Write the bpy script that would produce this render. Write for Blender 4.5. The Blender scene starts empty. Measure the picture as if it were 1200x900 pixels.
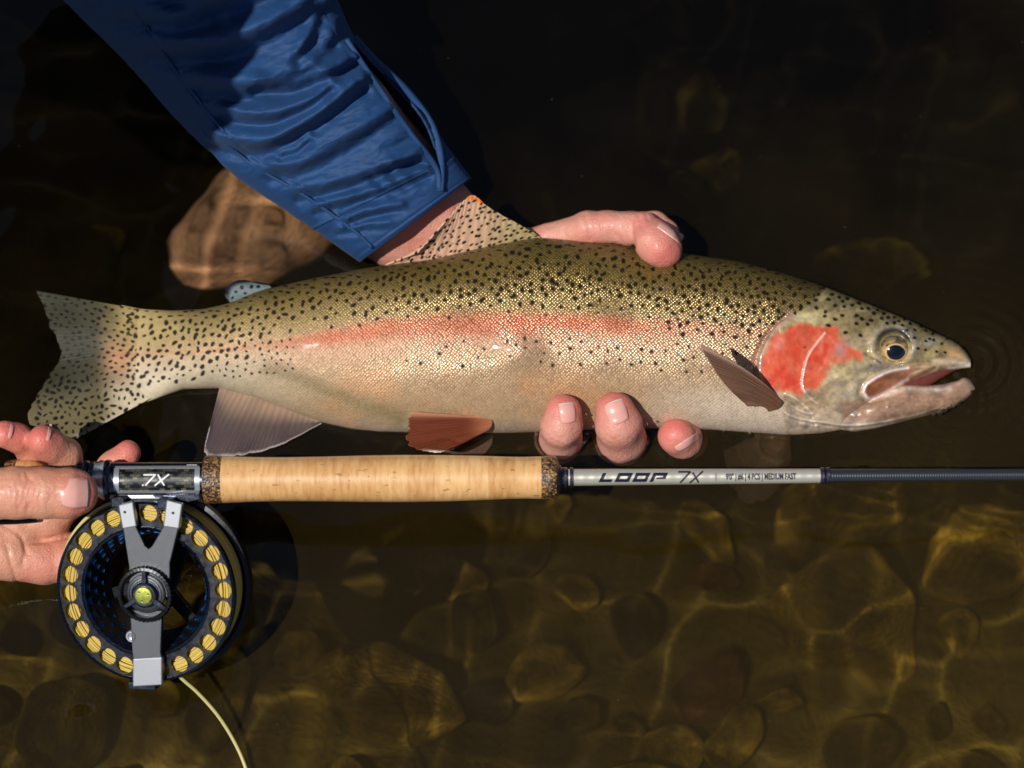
import bpy, bmesh, math, random
import numpy as np
R = math.radians
sc = bpy.context.scene
col = sc.collection

# ------------------------------------------------------------------ camera, world, sun, exposure
S = 0.00044                     # metres per photograph pixel in the plane of the trout
D = 2800.0                      # camera distance, in those pixels
TH = R(16)                      # camera tilt away from straight down
CT, ST = math.cos(TH), math.sin(TH)
WOFF = -5.0 * CT                # where the water plane cuts the trout plane


def L2W(q):
    """picture-aligned local frame (right, up, towards camera; in px) -> world metres, water at z = 0"""
    q = np.asarray(q, dtype=np.float64)
    u, v, w = q[..., 0], q[..., 1], q[..., 2]
    return np.stack([u, v * CT - w * ST, v * ST + w * CT - WOFF], -1) * S


def P2L(px, py, w):
    px, py, w = np.broadcast_arrays(np.asarray(px, float), np.asarray(py, float), np.asarray(w, float))
    k = (D - w) / D
    return np.stack([(px - 600) * k, (450 - py) * k, w], -1)


def L2P(q):
    k = (D - q[..., 2]) / D
    return q[..., 0] / k + 600, 450 - q[..., 1] / k


def PW(px, py, w):
    return L2W(P2L(px, py, w))


def water_w(py):
    return -5.0 - (450 - np.asarray(py, float)) * math.tan(TH)


cam_data = bpy.data.cameras.new('camera')
cam = bpy.data.objects.new('camera', cam_data)
col.objects.link(cam)
sc.camera = cam
cam.location = L2W(np.array([0, 0, D]))
cam.rotation_euler = (TH, 0, 0)
cam_data.sensor_width = 36
cam_data.lens = 36 * D / 1200
cam_data.clip_start = 0.05
cam_data.clip_end = 100
cam_data.dof.use_dof = True
cam_data.dof.focus_distance = (D - 110) * S
cam_data.dof.aperture_fstop = 6.0

SUN_L = np.array([-0.38, 0.02, 0.92])
SUN_W = np.array([SUN_L[0], SUN_L[1] * CT - SUN_L[2] * ST, SUN_L[1] * ST + SUN_L[2] * CT])
SUN_W /= np.linalg.norm(SUN_W)
world = bpy.data.worlds.new('World')
sc.world = world
world.use_nodes = True
wn = world.node_tree
sky = wn.nodes.new('ShaderNodeTexSky')
sky.sky_type = 'NISHITA'
sky.sun_disc = False
sky.sun_elevation = math.asin(SUN_W[2])
sky.sun_rotation = math.atan2(SUN_W[0], SUN_W[1])
wn.links.new(sky.outputs[0], wn.nodes['Background'].inputs[0])
wn.nodes['Background'].inputs[1].default_value = 0.05
sun = bpy.data.lights.new('sun', 'SUN')
sun.energy = 4.3
sun.angle = R(0.5)
sun.color = (1.0, 0.97, 0.92)
sun.cycles.is_caustics_light = True
sun_o = bpy.data.objects.new('sun', sun)
col.objects.link(sun_o)
from mathutils import Vector
sun_o.rotation_euler = Vector(-SUN_W).to_track_quat('-Z', 'Y').to_euler()
sun_o.location = (-1, -0.5, 2)
vs = sc.view_settings
vs.view_transform = 'Standard'
vs.look = 'None'
vs.exposure = 0
vs.gamma = 1
vs.use_curve_mapping = False
sc.render.engine = 'CYCLES'
sc.cycles.use_denoising = True
sc.cycles.caustics_refractive = True
sc.cycles.max_bounces = 10
sc.cycles.transparent_max_bounces = 12
sc.cycles.sample_clamp_indirect = 4

rnd = random.Random(7)
rng = np.random.default_rng(7)


# ------------------------------------------------------------------ helpers
def srgb(r, g, b):
    c = np.array([r, g, b]) / 255.0
    return tuple(np.where(c <= 0.04045, c / 12.92, ((c + 0.055) / 1.055) ** 2.4))


def gsm(a, s):
    n = int(s * 3) + 1
    k = np.exp(-0.5 * (np.arange(-n, n + 1) / s) ** 2)
    k /= k.sum()
    return np.convolve(np.pad(a, n, mode='edge'), k, mode='valid')


class Curve1:
    """smoothed polyline y(x)"""
    def __init__(self, pts, s=6):
        p = np.array(pts, float)
        p = p[np.argsort(p[:, 0])]
        self.x = np.arange(p[0, 0], p[-1, 0] + 0.5, 1.0)
        y = np.interp(self.x, p[:, 0], p[:, 1])
        n = int(s * 3) + 1
        yp = np.concatenate([2 * y[0] - y[n:0:-1], y, 2 * y[-1] - y[-2:-n - 2:-1]]) if len(y) > n + 2 else np.pad(y, n, mode='edge')
        k = np.exp(-0.5 * (np.arange(-n, n + 1) / s) ** 2)
        self.y = np.convolve(yp, k / k.sum(), mode='valid')

    def __call__(self, x):
        return np.interp(x, self.x, self.y)


def spline(pts, n):
    """Catmull-Rom through points, n samples"""
    p = np.array(pts, float)
    p = np.vstack([2 * p[0] - p[1], p, 2 * p[-1] - p[-2]])
    m = len(p) - 3
    d = np.linalg.norm(np.diff(p[1:-1], axis=0), axis=1)
    cs = np.concatenate([[0], np.cumsum(d)])
    t = np.linspace(0, cs[-1], n)
    i = np.clip(np.searchsorted(cs, t, side='right') - 1, 0, m - 1)
    f = ((t - cs[i]) / np.maximum(d[i], 1e-9))[:, None]
    p0, p1, p2, p3 = p[i], p[i + 1], p[i + 2], p[i + 3]
    return 0.5 * (2 * p1 + (p2 - p0) * f + (2 * p0 - 5 * p1 + 4 * p2 - p3) * f ** 2 + (3 * p1 - p0 - 3 * p2 + p3) * f ** 3)


def vnoise(x, y, sc_, seed, octv=3):
    out = np.zeros_like(x, dtype=float)
    amp, tot = 1.0, 0.0
    for o in range(octv):
        g = np.random.default_rng(seed + o * 17).random((64, 64))
        X = x / sc_ * (2 ** o) + 13.7 * o
        Y = y / sc_ * (2 ** o) + 5.1 * o
        ix, iy = np.floor(X).astype(int), np.floor(Y).astype(int)
        fx, fy = X - ix, Y - iy
        fx, fy = fx * fx * (3 - 2 * fx), fy * fy * (3 - 2 * fy)
        a, b = ix % 64, iy % 64
        a1, b1 = (a + 1) % 64, (b + 1) % 64
        out += amp * (g[a, b] * (1 - fx) * (1 - fy) + g[a1, b] * fx * (1 - fy) + g[a, b1] * (1 - fx) * fy + g[a1, b1] * fx * fy)
        tot += amp
        amp *= 0.5
    return out / tot


def sstep(a, b, x):
    t = np.clip((x - a) / (b - a), 0, 1)
    return t * t * (3 - 2 * t)


def dist_poly(x, y, pts, closed=False):
    p = np.array(pts, float)
    if closed:
        p = np.vstack([p, p[:1]])
    out = np.full(x.shape, 1e3)
    lo, hi = p.min(0) - 50, p.max(0) + 50            # only near the line
    msk = (x > lo[0]) & (x < hi[0]) & (y > lo[1]) & (y < hi[1])
    x, y = x[msk].astype(np.float32), y[msk].astype(np.float32)
    d = np.full(x.shape, 1e6, np.float32)
    for (ax, ay), (bx, by) in zip(p[:-1], p[1:]):
        dx, dy = bx - ax, by - ay
        qx, qy = x - np.float32(ax), y - np.float32(ay)
        t = np.clip((qx * np.float32(dx) + qy * np.float32(dy)) / np.float32(dx * dx + dy * dy + 1e-9), 0, 1)
        qx -= t * np.float32(dx); qy -= t * np.float32(dy)
        np.minimum(d, qx * qx + qy * qy, out=d)
    out[msk] = np.sqrt(d)
    return out


def in_poly(x, y, pts):
    p = np.array(pts, float)
    q = np.roll(p, -1, 0)
    out = np.zeros(x.shape, bool)
    lo, hi = p.min(0), p.max(0)
    msk = (x >= lo[0]) & (x <= hi[0]) & (y >= lo[1]) & (y <= hi[1])
    x, y = x[msk], y[msk]
    ins = np.zeros(x.shape, bool)
    for (ax, ay), (bx, by) in zip(p, q):
        c = ((ay > y) != (by > y)) & (x < (bx - ax) * (y - ay) / (by - ay + 1e-12) + ax)
        ins ^= c
    out[msk] = ins
    return out


def sd_poly(x, y, pts):
    d = dist_poly(x, y, pts, True)
    return np.where(in_poly(x, y, pts), -d, d)


def tag(o, label=None, cat=None, group=None, kind=None):
    if label: o['label'] = label
    if cat: o['category'] = cat
    if group: o['group'] = group
    if kind: o['kind'] = kind
    return o


def empty(name, loc, label, cat):
    o = bpy.data.objects.new(name, None)
    o.empty_display_size = 0.02
    col.objects.link(o)
    o.location = loc
    return tag(o, label, cat)


def root_loc(p):
    l = np.zeros(3)
    while p is not None:
        l = l + np.array(p.location)
        p = p.parent
    return l


def mesh_obj(name, V, F, mat, parent=None, smooth=True, attrs=None, uv=None, recv=False, fmat=None):
    """V: Nx3 world metres; F: Mx4 / Mx3 array, or list of tuples"""
    V = np.asarray(V, float) - root_loc(parent)
    me = bpy.data.meshes.new(name)
    if isinstance(F, np.ndarray):
        k = F.shape[1]
        me.vertices.add(len(V))
        me.vertices.foreach_set('co', V.astype(np.float32).ravel())
        me.loops.add(F.size)
        me.loops.foreach_set('vertex_index', F.astype(np.int32).ravel())
        me.polygons.add(len(F))
        me.polygons.foreach_set('loop_start', np.arange(0, F.size, k, dtype=np.int32))
        me.update(calc_edges=True)
    else:
        me.from_pydata(V.tolist(), [], [tuple(int(i) for i in f) for f in F])
    if attrs:
        for an, av in attrs.items():
            av = np.asarray(av, np.float32)
            if av.ndim == 2:
                a = me.attributes.new(an, 'FLOAT_COLOR', 'POINT')
                if av.shape[1] == 3:
                    av = np.concatenate([av, np.ones((len(av), 1), np.float32)], 1)
                a.data.foreach_set('color', av.ravel())
            else:
                a = me.attributes.new(an, 'FLOAT', 'POINT')
                a.data.foreach_set('value', av)
    if uv is not None:
        ul = me.uv_layers.new(name='map')
        li = np.empty(len(me.loops), np.int32)
        me.loops.foreach_get('vertex_index', li)
        ul.data.foreach_set('uv', np.asarray(uv, np.float32)[li].ravel())
    me.validate()
    for m in (mat if isinstance(mat, (list, tuple)) else [mat]):
        me.materials.append(m)
    if fmat is not None:
        me.polygons.foreach_set('material_index', np.asarray(fmat, np.int32))
    if smooth:
        me.shade_smooth()
    o = bpy.data.objects.new(name, me)
    col.objects.link(o)
    o.parent = parent
    if recv:
        o.cycles.is_caustics_receiver = True
    return o


def grid_faces(n, m, wrap=False):
    i = np.arange(n - 1)[:, None]
    j = np.arange(m if wrap else m - 1)[None, :]
    j1 = (j + 1) % m
    return np.stack([i * m + j, i * m + j1, (i + 1) * m + j1, (i + 1) * m + j], -1).reshape(-1, 4)


def solidify(o, t, off=0.0):
    m = o.modifiers.new('thick', 'SOLIDIFY')
    m.thickness = t * S
    m.offset = off
    return o


def bevel(o, w, seg=2):
    m = o.modifiers.new('bev', 'BEVEL')
    m.width = w * S
    m.segments = seg
    m.limit_method = 'ANGLE'
    m.angle_limit = R(35)
    return o


def tube_l(path, rad, n=12, caps=True):
    """swept tube along a local-frame path; returns V (local), F"""
    path = np.asarray(path, float)
    rad = np.broadcast_to(np.asarray(rad, float), (len(path),))
    t = np.gradient(path, axis=0)
    t /= np.linalg.norm(t, axis=1)[:, None] + 1e-12
    ref = np.array([0.13, 0.21, 0.97])
    e1 = np.cross(t, ref); e1 /= np.linalg.norm(e1, axis=1)[:, None] + 1e-12
    e2 = np.cross(t, e1)
    a = np.linspace(0, 2 * np.pi, n, endpoint=False)
    V = path[:, None, :] + rad[:, None, None] * (np.cos(a)[None, :, None] * e1[:, None, :] + np.sin(a)[None, :, None] * e2[:, None, :])
    V = V.reshape(-1, 3)
    F = [tuple(f) for f in grid_faces(len(path), n, True)]
    if caps:
        F.append(tuple(range(n)))
        F.append(tuple(range((len(path) - 1) * n, len(path) * n))[::-1])
    return V, F


class MB:
    """collects pieces (local frame) into one mesh"""
    def __init__(self): self.V, self.F, self.M, self.n = [], [], [], 0

    def add(self, V, F, mi=0):
        V = np.asarray(V, float)
        self.V.append(V)
        self.F += [tuple(int(i) + self.n for i in f) for f in F]
        self.M += [mi] * len(F)
        self.n += len(V)
        return self

    def build(self, name, mat, parent, smooth=True, **kw):
        return mesh_obj(name, L2W(np.vstack(self.V)), self.F, mat, parent, smooth, fmat=self.M, **kw)


# ------------------------------------------------------------------ material helpers
def new_mat(name):
    m = bpy.data.materials.new(name)
    m.use_nodes = True
    nt = m.node_tree
    return m, nt, nt.nodes['Principled BSDF']


def N(nt, typ, **kw):
    n = nt.nodes.new(typ)
    for k, v in kw.items():
        setattr(n, k, v)
    return n


def math_n(nt, op, a, b=None, clamp=False):
    n = N(nt, 'ShaderNodeMath', operation=op)
    n.use_clamp = clamp
    for i, x in enumerate((a, b)):
        if x is None: continue
        if isinstance(x, (int, float)): n.inputs[i].default_value = x
        else: nt.links.new(x, n.inputs[i])
    return n.outputs[0]


def mixc(nt, fac, a, b, typ='MIX'):
    n = N(nt, 'ShaderNodeMix', data_type='RGBA', blend_type=typ)
    for s, x in ((n.inputs['Factor'], fac), (n.inputs['A'], a), (n.inputs['B'], b)):
        if isinstance(x, (int, float)): s.default_value = x
        elif isinstance(x, tuple): s.default_value = (*x[:3], 1)
        else: nt.links.new(x, s)
    return n.outputs['Result']


def ramp(nt, fac, stops):
    n = N(nt, 'ShaderNodeValToRGB')
    el = n.color_ramp.elements
    while len(el) < len(stops): el.new(0.5)
    for e, (p, c) in zip(el, stops):
        e.position = p
        e.color = (*c, 1) if len(c) == 3 else c
    nt.links.new(fac, n.inputs[0])
    return n.outputs[0]


def noise(nt, scale, detail=3, vec=None, rough=0.5):
    n = N(nt, 'ShaderNodeTexNoise')
    n.inputs['Scale'].default_value = scale
    n.inputs['Detail'].default_value = detail
    n.inputs['Roughness'].default_value = rough
    if vec is None:
        vec = N(nt, 'ShaderNodeTexCoord').outputs['Object']
    nt.links.new(vec, n.inputs['Vector'])
    return n


def bump(nt, b, h, dist, strength=1.0, normal=None):
    n = N(nt, 'ShaderNodeBump')
    n.inputs['Strength'].default_value = strength
    n.inputs['Distance'].default_value = dist
    nt.links.new(h, n.inputs['Height'])
    if normal is not None: nt.links.new(normal, n.inputs['Normal'])
    nt.links.new(n.outputs[0], b.inputs['Normal'])
    return n.outputs[0]


def simple_mat(name, c, rough=0.4, metal=0.0, spec=0.5, coat=0.0, nscale=0, namp=0.0, bscale=0, bdist=0.0):
    m, nt, b = new_mat(name)
    b.inputs['Base Color'].default_value = (*c, 1)
    b.inputs['Roughness'].default_value = rough
    b.inputs['Metallic'].default_value = metal
    b.inputs['Specular IOR Level'].default_value = spec
    b.inputs['Coat Weight'].default_value = coat
    b.inputs['Coat Roughness'].default_value = 0.08
    if nscale:
        n = noise(nt, nscale, 4)
        nt.links.new(mixc(nt, n.outputs[0], tuple(x * (1 - namp) for x in c), tuple(min(1, x * (1 + namp)) for x in c)), b.inputs['Base Color'])
        r = math_n(nt, 'MULTIPLY_ADD', n.outputs[0], 0.25)
        nt.nodes[-1].inputs[2].default_value = max(0.02, rough - 0.12)
        nt.links.new(r, b.inputs['Roughness'])
    if bscale:
        n = noise(nt, bscale, 3)
        bump(nt, b, n.outputs[0], bdist)
    return m


# ------------------------------------------------------------------ water and riverbed
def make_water():
    fine_x = np.arange(-760, 761, 2.5)
    fine_y = np.arange(-640, 641, 2.5)
    out = np.geomspace(6, 4500, 34)
    xs = np.concatenate([-760 - out[::-1], fine_x, 760 + out])
    ys = np.concatenate([-640 - out[::-1], fine_y, 640 + out])
    X, Y = np.meshgrid(xs, ys, indexing='ij')
    r = np.random.default_rng(3)
    Z = np.zeros_like(X)
    for k in range(26):
        lam = 84 * (1.10 ** k) * r.uniform(0.85, 1.15)
        if lam > 420: lam = r.uniform(60, 300)
        a = r.normal(0.35, 0.75)
        amp = 0.0022 * lam * r.uniform(0.5, 1.3)
        warp = 0.35 * lam * np.sin((X * math.sin(a) - Y * math.cos(a)) / lam * 1.7 + r.uniform(0, 6))
        Z += amp * np.sin(2 * np.pi * (X * math.cos(a + 1.2) + Y * math.sin(a + 1.2) + warp) / lam + r.uniform(0, 6.28))

    def ring(px, py, lam, amp, dec, r0=0):
        p = PW(px, py, water_w(py)) / S
        d = np.hypot(X - p[0], Y - p[1])
        return amp * np.exp(-np.abs(d - r0) / dec) * np.cos(2 * np.pi * (d - r0) / lam) * sstep(6, 26, d)
    Z += ring(1140, 425, 17, 1.5, 40, 22) + ring(1115, 470, 13, 1.0, 34) + ring(735, 300, 30, 0.5, 60) + ring(900, 520, 22, 0.7, 40)
    Z += ring(660, 525, 16, 0.5, 25) + ring(760, 530, 16, 0.5, 25) + ring(90, 470, 34, 0.7, 60)
    Z *= sstep(4200, 1500, np.hypot(X, Y))
    # meniscus where the trout and the fingers break the surface
    q = np.stack([X, Y * CT, -Y * ST], -1)                # water plane back into the picture frame (z = 0)
    q[..., 1] += WOFF * ST; q[..., 2] += WOFF * CT
    px, py = L2P(q)
    men = [(376, 496), (414, 505), (480, 508), (560, 509), (632, 508), (690, 506), (760, 505), (830, 506), (885, 510), (924, 513), (975, 511), (1030, 504), (1087, 489), (1130, 472), (1143, 458), (1141, 428)]
    d = dist_poly(px, py, men)
    for cx, cy, r0 in ((658, 505, 27), (727, 508, 30), (797, 514, 27)):
        d = np.minimum(d, np.abs(np.hypot(px - cx, py - cy) - r0))
    Z += 2.6 * np.exp(-d / 4.0)
    V = np.stack([X, Y, Z], -1).reshape(-1, 3) * S
    m = bpy.data.materials.new('river_water')
    m.use_nodes = True
    nt = m.node_tree
    b = nt.nodes['Principled BSDF']
    b.inputs['Base Color'].default_value = (0.93, 0.86, 0.68, 1)      # tea-stained water
    b.inputs['Roughness'].default_value = 0.0
    b.inputs['IOR'].default_value = 1.33
    b.inputs['Transmission Weight'].default_value = 1.0
    # suspended silt: amber haze painted on the surface, its glow fading towards the far side
    tc = N(nt, 'ShaderNodeTexCoord').outputs['Object']
    n1 = noise(nt, 7.0, 5, tc, 0.6)
    sx = N(nt, 'ShaderNodeSeparateXYZ'); nt.links.new(tc, sx.inputs[0])
    sh = math_n(nt, 'ADD', math_n(nt, 'MULTIPLY', sx.outputs[1], -1.5), math_n(nt, 'ADD', math_n(nt, 'MULTIPLY', sx.outputs[0], .5), math_n(nt, 'MULTIPLY', n1.outputs[0], 0.7)))
    fac = ramp(nt, sh, [(0.12, (.005, .005, .005)), (0.36, (.026, .026, .026)), (0.8, (.066, .066, .066))])
    df = N(nt, 'ShaderNodeBsdfDiffuse')
    df.inputs['Color'].default_value = (0.27, 0.17, 0.036, 1)
    mx = N(nt, 'ShaderNodeMixShader')
    nt.links.new(fac, mx.inputs[0]); nt.links.new(b.outputs[0], mx.inputs[1]); nt.links.new(df.outputs[0], mx.inputs[2])
    nt.links.new(mx.outputs[0], nt.nodes['Material Output'].inputs['Surface'])
    o = mesh_obj('water', V, grid_faces(len(xs), len(ys))[:, ::-1], m)
    me = o.data
    o.cycles.is_caustics_caster = True
    tag(o, kind='structure')
    return o


def bed_z(x, y):
    """riverbed height in metres; falls away from the near bank"""
    d = -0.20 - 0.42 * np.maximum(0, y + 0.22) - 0.03 * x
    return np.maximum(d, -1.1)


def make_bed():
    g = np.concatenate([-np.geomspace(0.62, 9, 26)[::-1], np.arange(-0.6, 0.601, 0.012), np.geomspace(0.62, 9, 26)])
    X, Y = np.meshgrid(g, g, indexing='ij')
    Z = bed_z(X, Y) + 0.016 * (vnoise(X + 20, Y + 20, 0.12, 5, 4) - 0.5) - 0.013
    m, nt, b = new_mat('river_silt')
    n1 = noise(nt, 9, 5)
    n2 = noise(nt, 220, 4)
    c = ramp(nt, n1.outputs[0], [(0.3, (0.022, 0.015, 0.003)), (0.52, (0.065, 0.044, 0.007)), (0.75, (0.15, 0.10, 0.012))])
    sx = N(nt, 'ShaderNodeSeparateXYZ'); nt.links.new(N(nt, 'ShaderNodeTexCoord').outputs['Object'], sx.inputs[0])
    depth_dark = ramp(nt, math_n(nt, 'ADD', math_n(nt, 'MULTIPLY', sx.outputs[1], 2.0), math_n(nt, 'MULTIPLY', n1.outputs[0], .6)), [(0.05, (1, 1, 1)), (0.42, (.05, .055, .055))])   # depth darkness painted into the bed colour towards the far side
    c = mixc(nt, 1.0, c, depth_dark, 'MULTIPLY')
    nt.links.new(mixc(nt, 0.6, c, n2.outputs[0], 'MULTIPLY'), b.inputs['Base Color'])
    b.inputs['Roughness'].default_value = 0.9
    b.inputs['Specular IOR Level'].default_value = 0.03
    bump(nt, b, n2.outputs[0], 0.004)
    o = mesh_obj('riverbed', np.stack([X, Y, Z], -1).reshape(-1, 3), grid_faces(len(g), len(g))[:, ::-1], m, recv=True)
    tag(o, kind='structure')
    # stones: children of the riverbed, sharing a few meshes
    def stone_mat(name, c0, c1, c2, rel=0.08):
        m, nt, b = new_mat(name)
        oi = N(nt, 'ShaderNodeObjectInfo')
        tc = N(nt, 'ShaderNodeTexCoord').outputs['Object']
        add = N(nt, 'ShaderNodeVectorMath', operation='ADD')
        nt.links.new(tc, add.inputs[0]); nt.links.new(oi.outputs['Random'], add.inputs[1])
        n1 = noise(nt, 1.6, 5, add.outputs[0], 0.6)
        n2 = noise(nt, 14, 4, add.outputs[0], 0.6)
        c = ramp(nt, n1.outputs[0], [(0.36, c0), (0.5, c1), (0.64, c2)])
        c = mixc(nt, 0.55, c, n2.outputs[0], 'MULTIPLY')
        hs = N(nt, 'ShaderNodeHueSaturation')
        v = math_n(nt, 'MULTIPLY_ADD', oi.outputs['Random'], 1.3)
        nt.nodes[-1].inputs[2].default_value = 0.45
        nt.links.new(v, hs.inputs['Value']); nt.links.new(c, hs.inputs['Color'])
        nt.links.new(hs.outputs[0], b.inputs['Base Color'])
        b.inputs['Roughness'].default_value = 0.8
        b.inputs['Specular IOR Level'].default_value = 0.04      # wet stone under water
        bump(nt, b, n2.outputs[0], rel)
        return m
    mats = [stone_mat('mossy_stone', (0.04, 0.028, 0.004), (0.095, 0.065, 0.008), (0.17, 0.112, 0.012)),
            stone_mat('ochre_stone', (0.11, 0.068, 0.009), (0.24, 0.148, 0.017), (0.42, 0.25, 0.027)),
            stone_mat('red_stone', (0.08, 0.036, 0.010), (0.15, 0.06, 0.016), (0.21, 0.085, 0.022)),
            stone_mat('depth_dark_stone', (0.003, 0.003, 0.0015), (0.009, 0.007, 0.002), (0.018, 0.013, 0.003))]  # near-black colour stands in for deep-water darkness over the far stones
    protos = []
    for k in range(6):
        bm = bmesh.new()
        bmesh.ops.create_icosphere(bm, subdivisions=3, radius=1)
        r = np.random.default_rng(40 + k)
        dirs = r.normal(size=(9, 3)); dirs /= np.linalg.norm(dirs, axis=1)[:, None]
        am = r.uniform(0.05, 0.22, 9)
        for v in bm.verts:
            p = np.array(v.co)
            f = 1.0
            for d_, a_ in zip(dirs, am):
                f -= a_ * max(0.0, p @ d_ - 0.45)
            f += 0.05 * math.sin(5 * p[0] + k) * math.sin(4 * p[1] + 2 * k)
            v.co = p * f
        me = bpy.data.meshes.new('stone'); bm.to_mesh(me); bm.free(); me.shade_smooth()
        protos.append(me)
    r = random.Random(11)
    placed = []
    cnt = 0
    pools = {}
    def add_stone(x, y, rad, mi, zoff=0.0, flat=0.46):
        k = r.randrange(6)
        key = (k, mi)
        if key not in pools:
            me = protos[k].copy(); me.materials.append(mats[mi]); pools[key] = me
        so = bpy.data.objects.new('stone', pools[key])
        col.objects.link(so)
        so.parent = o
        so.location = (x, y, float(bed_z(x, y)) + zoff + rad * flat * 0.12)
        so.scale = (rad * r.uniform(0.8, 1.5), rad * r.uniform(0.6, 1.1), rad * flat * r.uniform(.7, 1.2))
        so.rotation_euler = (r.uniform(-.25, .25), r.uniform(-.25, .25), r.uniform(0, 6.28))
        so.cycles.is_caustics_receiver = True
    for i in range(6000):
        if cnt >= 280: break
        x, y = r.uniform(-0.44, 0.44), r.uniform(-0.42, 0.62)
        rad = 0.012 + 0.044 * r.random() ** 1.7
        if any((x - a) ** 2 + (y - b) ** 2 < (0.82 * (rad + c)) ** 2 for a, b, c in placed): continue
        placed.append((x, y, rad))
        t = r.random()
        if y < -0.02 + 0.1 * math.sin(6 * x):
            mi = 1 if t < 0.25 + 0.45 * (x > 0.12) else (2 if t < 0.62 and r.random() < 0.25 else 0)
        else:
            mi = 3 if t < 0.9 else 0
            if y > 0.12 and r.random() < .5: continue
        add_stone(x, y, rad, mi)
        cnt += 1
    # boulder added in place of the angler's pale reflection beside the sleeve
    bmat = stone_mat('reflection_boulder', (0.30, 0.155, 0.085), (0.46, 0.25, 0.145), (0.56, 0.32, 0.20), 0.004)
    me = protos[2].copy(); me.materials.append(bmat)
    so = bpy.data.objects.new('stone', me); col.objects.link(so); so.parent = o
    so.location = PW(322, 296, water_w(296) - 520); so.scale = (0.068, 0.043, 0.03); so.rotation_euler = (0.1, 0.1, 0.5)
    so.cycles.is_caustics_receiver = True
    return o


make_bed()
make_water()

# ------------------------------------------------------------------ the trout
TOP = Curve1([(140, 357), (165, 362), (204, 364), (240, 362), (270, 355), (300, 342), (354, 329), (429, 314), (510, 303), (560, 291), (600, 283), (630, 278), (660, 280), (720, 284), (770, 291), (810, 298), (864, 306), (915, 319), (954, 331), (1008, 352), (1068, 376), (1095, 389), (1119, 400), (1131, 409), (1138, 421)], 5)
BOT = Curve1([(140, 483), (165, 474), (192, 464), (216, 456), (258, 455), (300, 466), (340, 482), (378, 496), (414, 504), (444, 507), (520, 509), (600, 508), (680, 505), (760, 503), (830, 504), (885, 508), (924, 511), (960, 509), (990, 504), (1005, 496), (1020, 482), (1045, 462), (1062, 451), (1080, 443), (1100, 435), (1120, 433), (1138, 431)], 3)
THK = Curve1([(120, 0.3), (140, 0.4), (152, 1.5), (165, 6), (178, 13), (198, 26), (240, 43), (300, 54), (380, 63), (480, 68), (600, 70), (800, 70), (900, 67), (980, 60), (1030, 50), (1070, 40), (1100, 30), (1120, 21), (1132, 13), (1138, 7)], 5)
WC = Curve1([(0, -13), (140, -11), (200, -8), (260, -6), (330, -4), (420, -2), (520, 0), (1150, 0)], 24)
JTOP = Curve1([(950, 472), (1000, 466), (1040, 455), (1062, 450), (1085, 452), (1105, 450), (1122, 446), (1129, 442), (1136, 443), (1141, 449), (1143, 455)], 2)
JBOT = Curve1([(950, 494), (975, 503), (1002, 507), (1030, 502), (1060, 494), (1087, 487), (1112, 480), (1130, 470), (1139, 462), (1143, 456)], 3)
JTHK = Curve1([(950, 14), (975, 30), (1000, 38), (1020, 41), (1040, 40), (1080, 34), (1110, 26), (1130, 17), (1139, 10), (1143, 3)], 3)
LAT = Curve1([(140, 415), (240, 412), (330, 404), (400, 394), (480, 384), (560, 381), (640, 380), (720, 383), (820, 385), (900, 392)], 12)
HB = [(972, 334), (955, 350), (939, 363), (912, 378), (897, 398), (888, 418), (887, 436), (893, 449), (906, 462), (918, 478), (924, 515)]   # rear edge of the smooth head


def fish_w(px, py):
    """front surface of the trunk"""
    t = np.clip((py - (TOP(px) + BOT(px)) / 2) / ((BOT(px) - TOP(px)) / 2), -1, 1)
    return WC(px) + THK(px) * np.maximum(0, 1 - np.abs(t) ** 2.2) ** (1 / 2.2)


RX0, RX1, RY0, RY1, RS = 120.0, 1160.0, 265.0, 530.0, 2.0
gx = np.arange(RX0, RX1, 1 / RS)
gy = np.arange(RY0, RY1, 1 / RS)
MX, MY = np.meshgrid(gx, gy, indexing='ij')


def samp(A, px, py):
    fx = np.clip((px - RX0) * RS, 0, A.shape[0] - 1.001)
    fy = np.clip((py - RY0) * RS, 0, A.shape[1] - 1.001)
    ix, iy = fx.astype(int), fy.astype(int)
    tx, ty = fx - ix, fy - iy
    if A.ndim == 3: tx, ty = tx[..., None], ty[..., None]
    return A[ix, iy] * (1 - tx) * (1 - ty) + A[ix + 1, iy] * tx * (1 - ty) + A[ix, iy + 1] * (1 - tx) * ty + A[ix + 1, iy + 1] * tx * ty


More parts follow.
